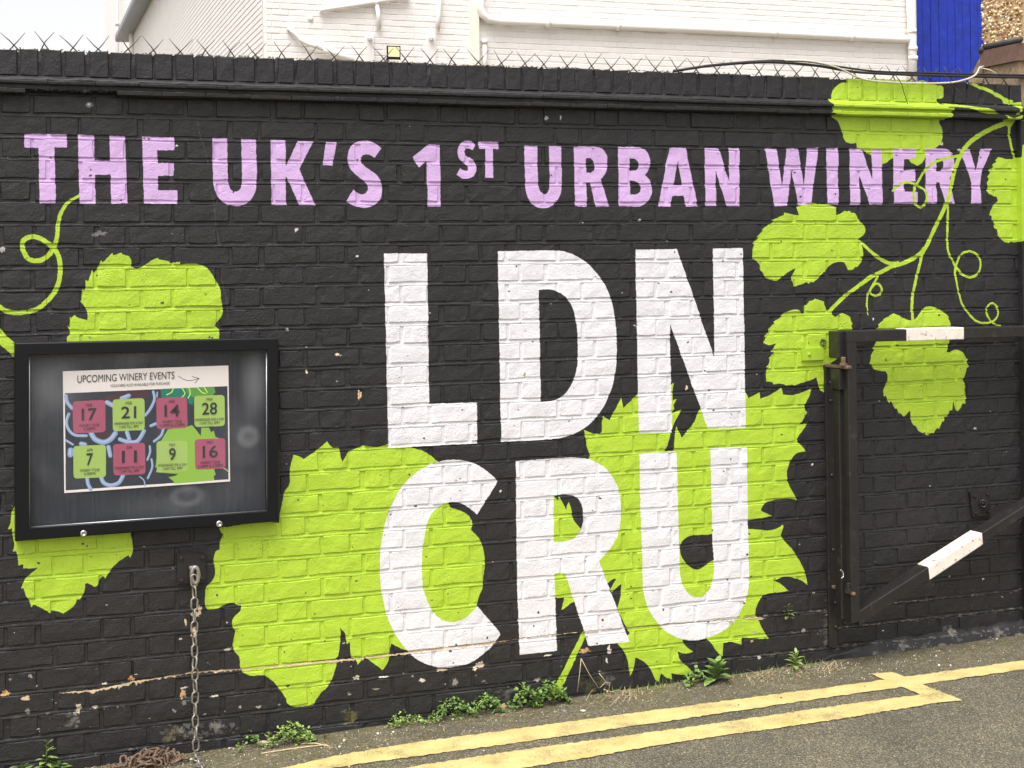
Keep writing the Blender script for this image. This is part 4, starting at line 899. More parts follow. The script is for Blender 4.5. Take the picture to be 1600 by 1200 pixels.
gate = thing('swing_barrier', un3(1331, 975, -.12), 'black steel swing barrier with white bands on its top rail and diagonal brace', 'barrier')
GY0, GY1 = -.165, -.105                                        # front and back of the leaf's tubes
def tube4(p, q, h0, h1, Y0=GY0, Y1=GY1):
    """square tube from p to q (on the front plane), p/q = (top-left, bottom-left / top-right, bottom-right) points"""
    mb = MB(); f = [p[0], q[0], q[1], p[1]]
    c = .003
    fr = [Vector((v.x, Y0, v.z)) for v in f]; bk = [Vector((v.x, Y1, v.z)) for v in f]; mb.hexa(fr, bk)
    bm_ = mb; return bm_
u = [un3(x, y, GY0) for x, y in ((1324, 516.5), (1338, 516), (1344, 972), (1331, 975))]
mb = MB(); mb.hexa(u, [Vector((p.x, GY1 + .02, p.z)) for p in u]); up_ = part('upright', mb, M_BLACKM, gate)
ra = [un3(x, y, GY0 - .001) for x, y in ((1324, 517), (1760, 505.5), (1760, 521), (1324, 535.5))]
mb = MB(); mb.hexa(ra, [Vector((p.x, GY1 + .021, p.z)) for p in ra]); rail = part('top_rail', mb, M_BLACKM, gate)
def lerp_q(q, t0, t1, g, Y0, Y1):
    """sleeve round a tube between fractions t0..t1, standing g proud"""
    tl, tr, br, bl = q
    a0, a1 = tl.lerp(tr, t0), tl.lerp(tr, t1); b0, b1 = bl.lerp(br, t0), bl.lerp(br, t1)
    n_ = (a0 - b0).normalized() * g
    f = [a0 + n_, a1 + n_, b1 - n_, b0 - n_]; mb = MB(); mb.hexa([Vector((v.x, Y0 - g, v.z)) for v in f], [Vector((v.x, Y1 + g, v.z)) for v in f]); return mb
def frac(q, x, y, Y): 
    X = un(x, y, Y)[0]; return (X - q[0].x) / (q[1].x - q[0].x)
part('white_band', lerp_q(ra, frac(ra, 1416, 520, GY0), frac(ra, 1506, 519, GY0), .0022, GY0 - .001, GY1 + .021), M_BAND, rail)
br = [un3(x, y, GY0 + .002) for x, y in ((1340, 957), (1760, 689), (1760, 700.5), (1343, 978.5))]
mb = MB(); mb.hexa(br, [Vector((p.x, GY1 + .019, p.z)) for p in br]); brace = part('diagonal_brace', mb, M_BLACKM, gate)
part('white_band', lerp_q(br, frac(br, 1451, 897, GY0), frac(br, 1535, 842, GY0), .0022, GY0 + .002, GY1 + .019), M_BAND, brace)
mb = MB(); e = un3(1316, 540, -.12); mb.box((un(1309.5, 540, -.13)[0], -.135, un(1316, 560, -.12)[1]), (un(1325, 540, -.13)[0], -.055, un(1316, 517.5, -.12)[1])); part('hinge_block', mb, M_BLACKM, gate)
mb = MB(); mb.box((un(1308.5, 590, -.12)[0], -.135, un(1316, 609, -.12)[1]), (un(1324, 590, -.13)[0], -.065, un(1316, 577, -.12)[1])); part('hinge_sleeve', mb, M_BLACKM, gate)
mb = MB(); mb.box((un(1312, 700, -.12)[0], -.120, un(1318, 968, -.12)[1]), (un(1326, 700, -.13)[0], -.070, un(1316, 609, -.12)[1])); part('hinge_stile', mb, M_BLACKM, gate)
# far upright beyond the frame carries the leaf's free end
mb = MB(); xa = ra[1].x; mb.box((xa - .001, GY0 - .002, gz(xa)), (xa + .055, GY1 + .02, ra[1].z + .0)); part('upright', mb, M_BLACKM, gate)

for _o in list(gate.children) + list(hs.children) + [g for c_ in gate.children for g in c_.children]:
    if _o.name.split('.')[0] in ('upright', 'top_rail', 'diagonal_brace', 'hinge_block', 'hinge_sleeve', 'hinge_stile', 'post_bar', 'hinge_plate', 'white_band'):
        bv = _o.modifiers.new('worn_edge', 'BEVEL'); bv.width = .0035; bv.segments = 2

# ================================================================== wire spikes on the coping
sp = thing('spike_strip', (2.3, .03, ZC + .095), 'row of crossed anti-climb wire spikes along the top of the mural wall', 'spikes')
def spike_pair(seed):
    r = random.Random(seed); mb = MB()
    for sgn, yo in ((1, .004), (-1, -.004)):
        lean = r.gauss(0, .004); top = .041 + r.gauss(0, .003); h = .062 + r.gauss(0, .004); sw = r.uniform(-.012, .012)
        b = Vector((-sgn*.017, yo, -.004)); t = Vector((sgn*top + lean, yo + sw, h)); k = b.lerp(t, .5) + Vector((r.gauss(0, .003), 0, r.gauss(0, .002)))
        mb.tube([b, k, t], [.0026, .0021, .0010], 5)
    return mb.mesh('spike_pair', M_SPIKE, True)
SM = [spike_pair(i) for i in range(9)]
x = un(0, 75)[0] - .55 + .02
while x < 4.64:
    o = put('spike', R.choice(SM), sp, (x + R.gauss(0, .004), .012 + R.gauss(0, .004), ZC + .094)); o.rotation_euler = (0, R.gauss(0, .03), R.gauss(0, .08)); o.scale = (1, 1, R.uniform(.95, 1.06))
    x += .0965

# ================================================================== cables at the right end of the coping
def cable(pts, r, mat, Y=-.03, sag=0):
    p = smooth_line([(x, y, (yy if len(t) > 2 else Y)) for t in pts for x, y, yy in [(t[0], t[1], t[2] if len(t) > 2 else Y)]], 5)
    mb = MB(); mb.tube([un3(q[0], q[1], q[2]) for q in p], r, 7); return mb
def cab(name, pts, r, mat, label, Y=-.03):
    o = part(name, cable(pts, r, mat, Y), mat, None, True); tag(o, label, 'cable'); return o
cab('cable', [(1052, 111, .0), (1085, 106), (1116, 102), (1176, 97.5), (1226, 98), (1280, 103), (1333, 112), (1400, 116), (1500, 119), (1600, 121), (1700, 123)], .0060, M_CABLEB, 'thick black cable, lowest of the bundle along the right half of the coping', -.020)
cab('cable', [(1100, 103, .02), (1150, 98), (1200, 95), (1260, 96), (1310, 104), (1370, 111.5), (1450, 114), (1600, 117.5), (1700, 119)], .0045, M_CABLEB, 'thinner black cable running just above the thick one on the coping', -.012)
cab('cable', [(1160, 100, .01), (1205, 95, 0), (1252, 94.5), (1285, 99), (1312, 107), (1341, 121), (1366, 126.5), (1420, 130), (1480, 129.5), (1508, 124.5), (1524, 117), (1530.5, 106, .02), (1536, 104, .05)], .0042, M_CABLEW, 'dirty white cable drooping in a loop over the green leaf on the coping', -.028)
cab('cable', [(1532, 106, .02), (1548, 110), (1563, 117.5), (1600, 119.5), (1680, 121)], .0028, M_CABLEW, 'thin beige cable sloping from the white loop towards the right edge', .0)
cab('cable', [(1398, 116), (1408, 130), (1412, 143), (1418.5, 163)], .0016, M_CABLEB, 'short loose black wire end hanging across the green leaf', -.05)
cab('cable', [(1476, 118), (1490, 134), (1500, 145), (1507, 156)], .0015, M_SPIKE, 'short loose grey wire end hanging right of the green leaf', -.05)

# ================================================================== pebble-dashed pier at the right
pier = thing('garden_pier', (4.8, .15, 0), 'pebble-dashed pier with a brown slab ledge at the right end of the wall', 'pier')
M_RC = simple('roughcast', srgb(196, 166, 126), .9, var=.25, scale=60, second=srgb(120, 96, 70), th=(.5, .7), bumps=(160, .8, .004))
zt = CZ + .995; X0 = 4.664
mb = MB(); mb.box((X0 + .012, .012, zt - .02), (5.3, .262, zt + 1.2)); part('roughcast_body', mb, M_RC, pier)
pe = MB(); ico = [(0, 0, 1), (.894, 0, .447), (.276, .851, .447), (-.724, .526, .447), (-.724, -.526, .447), (.276, -.851, .447), (.724, .526, -.447), (-.276, .851, -.447), (-.894, 0, -.447), (-.276, -.851, -.447), (.724, -.526, -.447), (0, 0, -1)]
icf = [(0,1,2),(0,2,3),(0,3,4),(0,4,5),(0,5,1),(1,6,2),(2,7,3),(3,8,4),(4,9,5),(5,10,1),(6,7,2),(7,8,3),(8,9,4),(9,10,5),(10,6,1),(11,7,6),(11,8,7),(11,9,8),(11,10,9),(11,6,10)]
def pebble(mb, c, s):
    M_ = Matrix.Rotation(R.uniform(0, 6.28), 3, (R.uniform(-1, 1), R.uniform(-1, 1), .3)); k = (s * R.uniform(.7, 1.2), s * R.uniform(.7, 1.2), s * R.uniform(.6, 1))
    mb.add([Vector(c) + M_ @ Vector((v[0]*k[0], v[1]*k[1], v[2]*k[2])) for v in ico], icf)
M_PEB = [simple('pebble_buff', srgb(214, 186, 146), .75, var=.3, scale=90), simple('pebble_brown', srgb(150, 112, 76), .75, var=.3, scale=90), simple('pebble_pale', srgb(232, 222, 204), .7, var=.15, scale=90)]
for i in range(1500):
    pe.cur = R.choice((0, 0, 0, 1, 1, 2))
    if i % 3: pebble(pe, (X0 + .012 + R.uniform(-.003, .003), R.uniform(.0, .272), zt + R.uniform(-.01, .6)), R.uniform(.005, .0105))
    else: pebble(pe, (R.uniform(X0, X0 + .5), .012 + R.uniform(-.003, .003), zt + R.uniform(-.01, .6)), R.uniform(.005, .0105))
part('pebbles', pe, M_PEB, pier, True, 'stuff')
M_SLAB = simple('brown_slab', srgb(106, 80, 70), .8, var=.2, scale=30, second=srgb(140, 120, 108), th=(.6, .8)); M_STONE = simple('rough_mortar', srgb(150, 128, 104), .92, var=.3, scale=24, second=srgb(96, 82, 66), th=(.5, .7), bumps=(50, .9, .006))
mb = MB(); mb.box((X0 - .012, -.014, zt - .086), (5.3, .262, zt - .008)); part('slab_ledge', mb, M_SLAB, pier)
mb = MB(); mb.box((X0 + .004, .0, -.2), (5.3, .262, zt - .0865)); part('pier_base', mb, M_STONE, pier)
mb = MB(); mb.tube([(X0 - .004, -.02, zt + .008), (X0 - .004, .24, zt + .008)], .014, 8); mb.tube([(X0 - .004, .235, zt + .006), (X0 - .006, .262, zt - .012)], .017, 7); part('lead_flashing', mb, simple('lead', srgb(70, 66, 66), .6, .2, var=.25, scale=30), pier, True)
fl = MB(); n = 12; vv = []; ff = []
for i in range(n + 1):
    t = i / n; y = .26 + .17 * t + R.uniform(-.004, .004); z = zt - .01 - .20 * t
    vv += [(X0 + .0, .255, z), (X0 + .0 + R.uniform(-.006, .004), y, z), (X0 + .1, y + .02, z), (X0 + .1, .255, z)]
for i in range(n):
    for q in range(3): ff.append((i*4+q, i*4+q+1, (i+1)*4+q+1, (i+1)*4+q))
ff.append((0, 1, 2, 3)); fl.add(vv, ff); part('mortar_flaunching', fl, M_STONE, pier)

# ================================================================== white building behind
BY = 14.0
bl = thing('white_building', (9, BY, gz(9)), 'white painted brick building with surface pipes rising behind the mural wall', 'building')
XL, XR = un(411, 40, BY)[0], un(1418, 40, BY)[0]; XRR = un(1434, 40, BY)[0]
mb = MB(); mb.box((XL + .03, BY + .0045, gz(XL) - .3), (XRR - .02, BY + .3, 9.0)); part('wall_body', mb, M_WHITEP, bl)
bk = MB(); Z0, cz_ = 4.02, .0785
for r_ in range(28):
    z = Z0 + r_ * cz_; off = .1125 if r_ % 2 else 0; x = XL - off
    while x < XRR - .03:
        l, rr = max(XL, x + .004), min(XRR - .03, x + .221); x += .225
        if rr - l < .03: continue
        y = BY + R.uniform(-.003, .002); b, t = z + .006 + R.uniform(-.001, .002), z + cz_ - .004 + R.uniform(-.002, .001); e = .005
        bk.add([(l, y + .006, b), (rr, y + .006, b), (rr, y + .006, t), (l, y + .006, t), (l+e, y, b+e), (rr-e, y, b+e), (rr-e, y, t-e), (l+e, y, t-e)], [(4,5,6,7), (0,1,5,4), (1,2,6,5), (2,3,7,6), (3,0,4,7)])
part('brickwork', bk, M_WHITEP, bl, False, 'stuff')
def bp(x, y, off=-.06): return un3(x, y, BY + off)
def pipe(name, pts, dia, off=-.06, collars=(), n=10):
    mb = MB(); P = [bp(x, y, off) for x, y in pts]; mb.tube(P, dia / 2, n)
    for (x, y), hor in collars:
        c = bp(x, y, off); d = Vector((1, 0, 0)) if hor else Vector((0, 0, 1)); mb.tube([c - d*.03, c + d*.03], dia/2 + .010, n)
    return part(name, mb, M_WHITEPIPE, bl, True)
pipe('waste_pipe', [(749, -60), (750, 10), (753, 22), (762, 30), (780, 33), (900, 38), (1100, 46), (1300, 56), (1400, 61), (1424, 62)], .112, -.075, [((855, 36), True), ((965, 40.5), True), ((1210, 51), True), ((1330, 57.5), True)])
pipe('downpipe', [(1420, -60), (1424, 40), (1425, 62), (1427, 140)], .13, -.09, [((1424.5, 49), False), ((1426, 76), False), ((1426.5, 91), False)])
pipe('vent_pipe', [(757, 64), (758, 120)], .06, -.05, [((757, 65), False)])
pipe('conduit', [(500, 16), (520, 12.5), (545, 9), (570, 5), (588, 2), (640, -4)], .07, -.05, [((588, 3), True)])
pipe('conduit', [(588, 3), (591, 22), (592, 44)], .06, -.05); pipe('conduit', [(687, -20), (685, 25), (684, 46)], .06, -.05)
pipe('overflow_pipe', [(452, 43), (460, 52), (468, 62), (482, 69), (505, 76)], .06, -.06); pipe('overflow_pipe', [(505, 76), (520, 82), (552, 96)], .10, -.08)
mb = MB(); a = bp(448, 38, 0); b = bp(457, 47, 0); mb.box((a.x, BY - .05, b.z), (b.x, BY + .0, a.z)); part('junction_box', mb, M_WHITEPIPE, bl)
mb = MB(); mb.lathe(bp(484.5, 28.5, .0), (0, -1, 0), [(.035, 0), (.035, .02), (.02, .028), (.008, .028)], 12); part('wall_tie_plate', mb, M_WHITEP, bl)
for x in (577, 673):
    mb = MB(); c = bp(x, 60, -.02); mb.tube([c + Vector((0, -.02, 0)), c + Vector((0, -.07, 0))], .035, 6); mb.tube([c + Vector((0, -.07, 0)), c + Vector((0, -.10, 0))], .016, 6)
    q = bp(x - 7, 53, 0); q2 = bp(x + 7, 100, 0); mb.box((q.x, BY - .03, q2.z), (q2.x, BY + .004, q.z)); part('tie_bar_plate', mb, M_WHITEP, bl)
mb = MB(); a, b = bp(732, -20, 0), bp(747, 120, 0); mb.box((a.x, BY - .07, b.z), (b.x, BY + .004, a.z)); part('trunking', mb, simple('cream_trunking', srgb(236, 226, 212), .5, var=.04, scale=4), bl)
# flank of the building: lapped boards running back from the left corner, with its eaves gutter
fd = Vector((.05, 1, 0)).normalized(); P0 = Vector((XL, BY, 0))
def flank_at(px, py):
    """point of the flank plane at a photo pixel"""
    xs = px - 800.0; ys = py - 600.0; c, s = math.cos(ROLL), math.sin(ROLL); u = c*xs + s*ys; v = -s*xs + c*ys - HY
    d = Vector((math.sin(YAW) + u/FPX*math.cos(YAW), math.cos(YAW) - u/FPX*math.sin(YAW), -v/FPX)); o = Vector((0, -D0, CZ)); nrm = Vector((fd.y, -fd.x, 0))
    t = (P0 - o).dot(nrm) / d.dot(nrm); return o + d * t
far = flank_at(203, 64); Lf = (far - P0).dot(fd); eave = far.z; fn = Vector((-fd.y, fd.x, 0))
fw_ = MB(); mn = Vector((fd.y, -fd.x, 0))
fw_.hexa([P0 + fn*.0 + Vector((0,0,gz(XL)-.2)), P0 + fd*Lf + Vector((0,0,gz(XL)-.2)), P0 + fd*Lf + mn*2 + Vector((0,0,gz(XL)-.2)), P0 + mn*.05 + Vector((0,0,gz(XL)-.2))], [P0 + Vector((0,0,eave)), P0 + fd*Lf + Vector((0,0,eave)), P0 + fd*Lf + mn*2 + Vector((0,0,eave)), P0 + mn*.05 + Vector((0,0,eave))])
part('flank_wall', fw_, M_WHITEP, bl)
z = 3.2
def board_mb(z0, z1):
    mb = MB(); a, b = P0 + fn * .004, P0 + fd * Lf + fn * .004
    sec = [(0, z1), (.005, z1 - .001), (.011, z0 + .002), (.010, z0 - .001), (0, z0)]
    v = [p + fn * o + Vector((0, 0, zz)) for p in (a, b) for o, zz in sec]; n = 5
    mb.add(v, [(i, (i+1) % n, n + (i+1) % n, n + i) for i in range(n)] + [tuple(range(n-1, -1, -1)), tuple(range(n, 2*n))]); return mb
while z < eave - .02:
    part('weatherboard', board_mb(z, min(z + .079, eave)), M_WHITEP, bl); z += .0785
M_GUT = simple('grey_soffit', srgb(150, 154, 162), .55, var=.1, scale=5)
mb = MB(); a, b = P0 - fd * .3, P0 + fd * (Lf + .25)
sec = [(-.05, 0), (.34, 0), (.36, .05), (.36, .16), (-.05, .16)]
v = [p + fn * o + Vector((0, 0, eave + zz)) for p in (a, b) for o, zz in sec]; mb.add(v, [(i, (i+1) % 5, 5 + (i+1) % 5, 5 + i) for i in range(5)] + [(4,3,2,1,0), (5,6,7,8,9)]); part('eaves_soffit', mb, M_GUT, bl)
d0 = flank_at(209, 44) + fn * .06; mb = MB(); mb.tube([d0 + Vector((0, 0, .5)), d0, Vector((d0.x, d0.y, 1))], .06, 8); part('downpipe', mb, M_WHITEPIPE, bl, True)
# floodlight, switched on
fl_ = thing('floodlight', bp(614, 98, -.1), 'small square black floodlight, switched on, seen above the coping', 'floodlight')
a, b = bp(604, 71, -.3), bp(626, 93.5, -.3); mb = MB(); mb.hexa([Vector((a.x, a.y, a.z)), Vector((b.x, a.y, a.z)), Vector((b.x, a.y, b.z)), Vector((a.x, a.y, b.z))], [Vector((a.x + .03, a.y + .1, a.z - .02)), Vector((b.x - .03, a.y + .1, a.z - .02)), Vector((b.x - .03, a.y + .1, b.z + .02)), Vector((a.x + .03, a.y + .1, b.z + .02))]); part('housing', mb, M_FRAME, fl_)
m, n, p = new_mat('lit_lens'); p.inputs['Emission Color'].default_value = (1, .90, .46, 1); p.inputs['Emission Strength'].default_value = .42; p.inputs['Base Color'].default_value = (.05, .05, .03, 1)
mb = MB(); c, d = bp(606.5, 73, -.3), bp(624, 89, -.3); mb.box((c.x, a.y - .012, d.z), (d.x, a.y - .0005, c.z)); part('lens', mb, m, fl_)
mb = MB(); mb.tube([Vector(((a.x + b.x)/2, a.y + .08, (a.z+b.z)/2)), Vector(((a.x + b.x)/2, BY, (a.z+b.z)/2 - .05))], .02, 6); part('bracket_arm', mb, M_FRAME, fl_)
# blue boarded gate to the right of the building
bg_ = thing('boarded_gate', (15, BY + .4, gz(15)), 'tall bright blue vertical boarded gate between white building and pebble-dashed pier', 'gate')
M_BLUE = simple('blue_gate_paint', srgb(14, 42, 156), .45, var=.25, scale=5, second=srgb(38, 70, 176), th=(.55, .8), bumps=(30, .2, .002))
x = un(1429, 60, BY + .4)[0]; xe = un(1570, 60, BY + .4)[0]
while x < xe:
    wd = R.uniform(.135, .155); mb = MB(); y = BY + .4 + R.uniform(-.005, .005); z1 = 7.5
    mb.add([(x, y + .012, 1), (x + .012, y, 1), (x + wd - .016, y, 1), (x + wd - .006, y + .012, 1), (x + wd - .006, y + .03, 1), (x, y + .03, 1)] + [(x, y + .012, z1), (x + .012, y, z1), (x + wd - .016, y, z1), (x + wd - .006, y + .012, z1), (x + wd - .006, y + .03, z1), (x, y + .03, z1)],
           [(i, (i+1) % 6, 6 + (i+1) % 6, 6 + i) for i in range(6)] + [(5,4,3,2,1,0), (6,7,8,9,10,11)])
    part('gate_board', mb, M_BLUE, bg_); x += wd
mb = MB(); mb.box((un(1429, 60, BY+.4)[0], BY + .432, 1), (xe, BY + .46, 7.5)); part('back_rail', mb, simple('dark_blue', srgb(18, 26, 66), .6, bumps=None), bg_)
# pale building and a pipe in the far left gap
fb = thing('far_building', un3(195, 70, 40), 'pale far building with a white corner pipe in the gap at far left', 'building')
a, b = un3(187, -200, 40), un3(330, 260, 40); mb = MB(); mb.box((a.x, 40, 0), (b.x, 44, a.z)); part('wall', mb, simple('pale_render', srgb(236, 230, 228), .8, var=.03, scale=.6), fb)
mb = MB(); a, b = un3(183.5, -200, 39.8), un3(183.5, 260, 39.8); mb.tube([a, b], .045, 8); c = un3(183.5, 40, 39.8); mb.tube([c, c + Vector((0, 0, .12))], .06, 8); part('corner_pipe', mb, simple('pale_pipe', srgb(226, 222, 220), .5, var=.04, scale=3), fb, True)

# ================================================================== weeds
def leafmat(name, c, c2):
    m, n, p = new_mat(name); geo = n.nodes.new('ShaderNodeNewGeometry').outputs['Position']; oi = n.nodes.new('ShaderNodeObjectInfo')
    t = noise(n, 55, 3, .6, geo); r = ramp(n, t.outputs[0], [(.3, c), (.7, c2)]); n.links.new(r.outputs[0], p.inputs['Base Color']); p.inputs['Roughness'].default_value = .55
    p.inputs['Subsurface Weight'].default_value = 0; return m
M_LEAF = leafmat('weed_leaf', srgb(78, 108, 44), srgb(128, 156, 78)); M_LEAF2 = leafmat('pale_weed_leaf', srgb(98, 124, 52), srgb(150, 172, 92)); M_STEM = simple('weed_stem', srgb(104, 112, 58), .7, var=.2, scale=60, bumps=None)
M_DRY = simple('dry_stalk', srgb(184, 164, 130), .85, var=.25, scale=80, bumps=None)
def blade(L, wd, curl, fold=.25, n=5):
    v = []; f = []
    for i in range(n + 1):
        t = i / n; w_ = wd * math.sin(math.pi * min(1, t * .93 + .06)) ** .8 * .5; z = curl * t * t * L
        v += [(-w_, t * L, z + w_ * fold), (0, t * L, z), (w_, t * L, z + w_ * fold)]
    for i in range(n):
        for k in (0, 1): f.append((i*3+k, i*3+k+1, (i+1)*3+k+1, (i+1)*3+k))
    return v, f
def xf(v, loc, yaw, pitch, roll=0, s=1):
    M_ = Matrix.Translation(loc) @ Matrix.Rotation(yaw, 4, 'Z') @ Matrix.Rotation(pitch, 4, 'X') @ Matrix.Rotation(roll, 4, 'Y'); return [M_ @ (Vector(q) * s) for q in v]
def clump(name, px, py, wpx, hpx, label, n, lf, mat, group=None, out=.10):
    """low cushion of small leaves at the foot of the wall"""
    c = gr(px, py); s = 1 / 385.0; w_, h_ = wpx * s, hpx * s
    c.y = min(c.y, -.02)
    t = thing(name, c, label, 'weed', group); fo = MB(); sm = MB()
    for i in range(n):
        a = R.uniform(-1, 1); hh = max(.08, 1 - a * a) * R.random() ** .7
        q = Vector((c.x + a * w_ / 2, min(-.008, c.y + R.uniform(-out, out * .35) * .6), gz(c.x) + .004 + hh * h_))
        for k in range(R.choice((1, 2, 3))):
            L = lf * R.uniform(.6, 1.2); v, f = blade(L, L * R.uniform(.7, .95), R.uniform(-.5, .3), .3, 3)
            fo.add(xf(v, q + Vector((R.gauss(0, .004), R.gauss(0, .004), R.gauss(0, .003))), R.uniform(0, 6.28), R.uniform(-.3, .9)), f)
        if i % 4 == 0 and len(sm.f) < 1: sm.tube([(q.x * .6 + c.x * .4, min(-.004, q.y * .6 + c.y * .4), gz(c.x)), q], .0009, 4, False)
    part('foliage', fo, mat, t, True); part('stem', sm, M_STEM, t); return t
GRP = 'low weeds along the foot of the wall'
clump('weed', 625, 1124, 60, 14, 'flat bright green weed cushion, leftmost of the long strip along the wall foot', 90, .010, M_LEAF2, GRP)
clump('weed', 702, 1117, 66, 28, 'dense small-leaved weed cushion under the C, second in the long strip', 190, .011, M_LEAF, GRP)
clump('weed', 752, 1108, 52, 26, 'dense small-leaved weed cushion between the C and R, third in the strip', 160, .011, M_LEAF, GRP)
clump('weed', 806, 1096, 46, 32, 'taller weed cushion under the left leg of the R', 120, .015, M_LEAF, GRP)
clump('weed', 852, 1096, 62, 32, 'broad weed cushion ending the strip beside the painted green stem', 140, .016, M_LEAF, GRP)
clump('weed', 449, 1160, 74, 30, 'rounded clover-like weed tuft alone below the big lime leaf', 150, .014, M_LEAF2, GRP)
clump('weed', 386, 1162, 36, 18, 'tiny low weed between the chain and the rounded weed tuft', 40, .011, M_LEAF, GRP)
clump('weed', 1085, 1068, 46, 22, 'small leafy weed touching the left side of the broad-leaved weed', 46, .018, M_LEAF, GRP)
def upright_weed(px, py, h, nl, lf, label, mat, spread=1.0, cat='weed', wall_y=None):
    c = gr(px, py) if wall_y is None else un3(px, py, wall_y); c.y = min(c.y, -.012)
    t = thing('weed', c, label, cat); top = c + Vector((R.gauss(0, .006), -.01, h)); st_ = MB(); st_.tube([c, c.lerp(top, .5) + Vector((.003, 0, 0)), top], [.0022, .0018, .001], 5); part('stem', st_, M_STEM, t, True)
    for i in range(nl):
        f_ = (i + .5) / nl; q = c.lerp(top, .12 + .85 * f_); L = lf * (1.15 - .6 * f_) * R.uniform(.85, 1.15); v, f = blade(L, L * .46, R.uniform(-.5, -.1), .22, 5)
        me = bpy.data.meshes.new('leaf'); me.from_pydata([tuple(p) for p in xf(v, (0, 0, 0), 0, 0)], [], f); me.materials.append(mat); me.polygons.foreach_set('use_smooth', [True]*len(me.polygons))
        o = put('leaf', me, t, q); yaw = i * 2.4 + R.uniform(-.3, .3)
        if math.cos(yaw) > .3: yaw += math.pi if q.y > -.05 else 0
        o.rotation_euler = (R.uniform(.1, .5) + .6 * f_, 0, yaw)
    return t
upright_weed(1118, 1066, .085, 20, .072, 'broad-leaved fresh green weed standing under the right side of the U', M_LEAF)
upright_weed(1243, 1046, .075, 14, .046, 'small upright weed at the wall foot left of the hinge post', M_LEAF2)
upright_weed(1231, 968, .065, 16, .030, 'little weed sprouting out of a joint halfway up by the hinge post', leafmat('dusty_leaf', srgb(86, 98, 52), srgb(138, 148, 92)), wall_y=-.012)
upright_weed(66, 1196, .125, 18, .045, 'spindly flowering weed standing in the bottom left corner', M_LEAF2)
upright_weed(28, 1200, .05, 9, .06, 'broad low weed at the very bottom left corner', M_LEAF)
upright_weed(92, 1204, .035, 9, .055, 'low broad-leaved weed just right of the spindly flowering one', M_LEAF)
# grass blades, dry stalks, litter, grit
gs = MB()
for i in range(110):
    px = R.choice((R.uniform(1175, 1275), R.uniform(1000, 1060), R.uniform(1120, 1290), R.uniform(930, 1010))); c = gr(px, np.interp(px, [900, 1300], [1090, 1036]) + R.uniform(0, 6)); c.y = min(c.y, -.006); L = R.uniform(.015, .05) * (2.2 if R.random() < .06 else 1)
    d = Vector((R.gauss(0, .3), R.gauss(-.1, .2), 1)).normalized(); w_ = .0011; gs.add([c + Vector((-w_, 0, 0)), c + Vector((w_, 0, 0)), c + d * L * .6 + Vector((w_*.7, 0, 0)), c + d * L * .6 - Vector((w_*.7, 0, 0)), c + d * L + Vector((0, -.2*L, -.05*L))], [(0,1,2,3), (3,2,4)])
part('grass', gs, M_LEAF2, None, False, 'stuff')
ds = thing('dry_stalk', gr(918, 1086), 'bent dead plant stalks leaning over the mossy hole below the R', 'dead plant')
def P_(x, y, Y): 
    v = un3(x, y, Y); return v
for pts in ([(902, 1082), (906, 1050), (908, 1029)], [(908, 1029), (920, 1052), (935, 1075)], [(936, 1052), (944, 1062), (952, 1072)], [(937, 1075), (946, 1066), (953, 1067), (951, 1080)], [(943, 1077), (955, 1081), (968, 1078)]):
    mb = MB(); mb.tube([P_(x, y, -.03) for x, y in pts], .0016, 5); part('stalk', mb, M_DRY, ds, True)
sc_ = MB(); sc_.tube([gr(x, y) + Vector((0, 0, .006)) for x, y in ((890, 1083), (902, 1086), (920, 1084), (936, 1079), (944, 1078), (950, 1084))], [.002, .006, .004, .0035, .004, .002], 6)
tag(part('plastic_strip', sc_, simple('white_plastic', srgb(222, 220, 214), .4, var=.08, scale=30, bumps=None), None, True), 'thin strip of white plastic litter lying by the dead stalks', 'litter')
for pts, lab in (([(408, 1179), (460, 1171), (512, 1165)], 'long thin dry stick lying parallel to the upper yellow line'), ([(470, 1164), (492, 1163), (515, 1168)], 'short dry twig crossing the long stick')):
    mb = MB(); mb.tube([gr(x, y) + Vector((0, 0, .004)) for x, y in pts], .003, 5); tag(part('stick', mb, M_DRY, None, True), lab, 'stick')
for x, y, s, lab, mt in ((412, 1162, .017, 'pale pinkish stone chip near the wall right of the chain', srgb(176, 152, 140)), (785, 1106, .020, 'flat brown brick fragment in front of the weed strip', srgb(158, 126, 108)), (911, 1112, .008, 'white pebble on the tarmac below the dead stalks', srgb(226, 222, 210))):
    mb = MB(); c = gr(x, y); 
    M_ = Matrix.Rotation(R.uniform(0, 3), 3, 'Z'); mb.add([c + Vector((0, 0, .004)) + M_ @ Vector((v[0]*s*1.5, v[1]*s, v[2]*s*.5)) for v in ico], icf)
    tag(part('stone', mb, simple('stone_chip', mt, .9, var=.2, scale=60), None), lab, 'stone')
lt = MB()
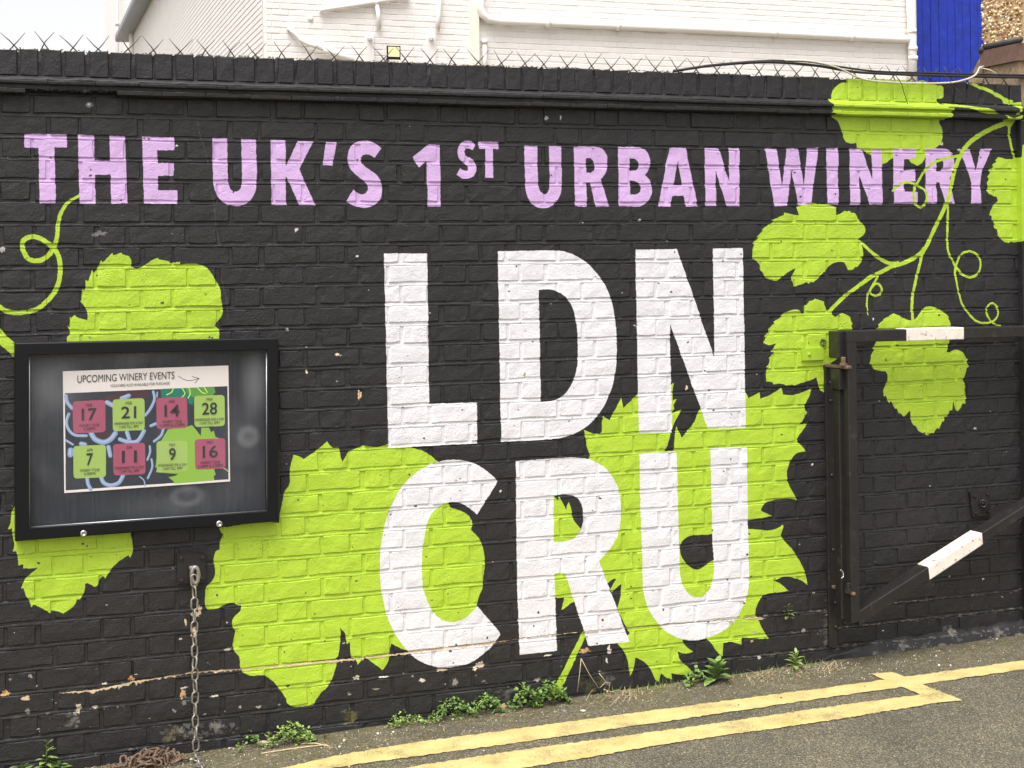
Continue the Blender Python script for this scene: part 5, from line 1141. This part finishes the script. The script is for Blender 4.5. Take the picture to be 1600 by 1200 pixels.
for i in range(3200):
    px = R.uniform(0, 1600); base = np.interp(px, [0, 300, 540, 800, 1100, 1300, 1600], [1205, 1174, 1143, 1098, 1058, 1032, 988]); c = gr(px, min(1230, base + abs(R.gauss(0, 26)) + 2)); c.y = min(c.y, -.01)
    lt.cur = R.choice((0, 0, 1, 1, 2, 3)); s = R.uniform(.0012, .0032) * (2.0 if R.random() < .05 else 1)
    if lt.cur == 3:
        d = Vector((R.gauss(0, 1), R.gauss(0, .6), 0)).normalized(); L = R.uniform(.008, .03); nrm = Vector((-d.y, d.x, 0)) * .0012; lt.add([c + nrm + Vector((0, 0, .003)), c - nrm + Vector((0, 0, .003)), c - nrm * .5 + d*L + Vector((0, 0, .005)), c + nrm * .5 + d*L + Vector((0, 0, .005))], [(0, 1, 2, 3)])
    else: pebble(lt, c + Vector((0, 0, s*.5)), s)
part('grit', lt, [simple('grit_grey', srgb(140, 132, 120), .9), simple('grit_brown', srgb(110, 90, 68), .9), simple('grit_pale', srgb(206, 198, 184), .8), M_DRY], None, False, 'stuff')
dg_ = MB()
for i in range(260):
    px = R.choice((R.gauss(1205, 28), R.gauss(1290, 20), R.gauss(985, 22), R.uniform(880, 1320))); c = gr(px, np.interp(px, [900, 1300], [1092, 1038]) + abs(R.gauss(0, 8))); c.y = min(c.y, -.008)
    d = Vector((R.gauss(0, 1), R.gauss(0, .8), abs(R.gauss(0, .35)))).normalized(); L = R.uniform(.015, .07); q = Vector((-d.y, d.x, 0)).normalized() * .0008
    m_ = c + d * L * .5 + Vector((0, 0, .006)); e_ = c + d * L
    e_.y = min(e_.y, -.004); m_.y = min(m_.y, -.004); dg_.add([c - q, c + q, m_ + q, m_ - q, e_ + q * .5, e_ - q * .5], [(0, 1, 2, 3), (3, 2, 4, 5)])
part('dry_grass', dg_, M_DRY, None, False, 'stuff')
lb = MB()
for i in range(46):
    px = R.choice((R.gauss(975, 18), R.gauss(1205, 22), R.uniform(380, 520), R.gauss(265, 30))); c = gr(px, np.interp(px, [250, 400, 540, 900, 1300], [1182, 1166, 1146, 1092, 1040]) + abs(R.gauss(0, 7))); c.y = min(c.y, -.012)
    L = R.uniform(.008, .02); v, f = blade(L, L * .6, R.uniform(-.2, .6), .4, 3); lb.add(xf(v, c + Vector((0, 0, .003)), R.uniform(0, 6.28), R.uniform(-.1, .3)), f)
part('leaf_litter', lb, simple('dead_leaf', srgb(132, 98, 70), .8, var=.4, scale=60, bumps=None), None, False, 'stuff')
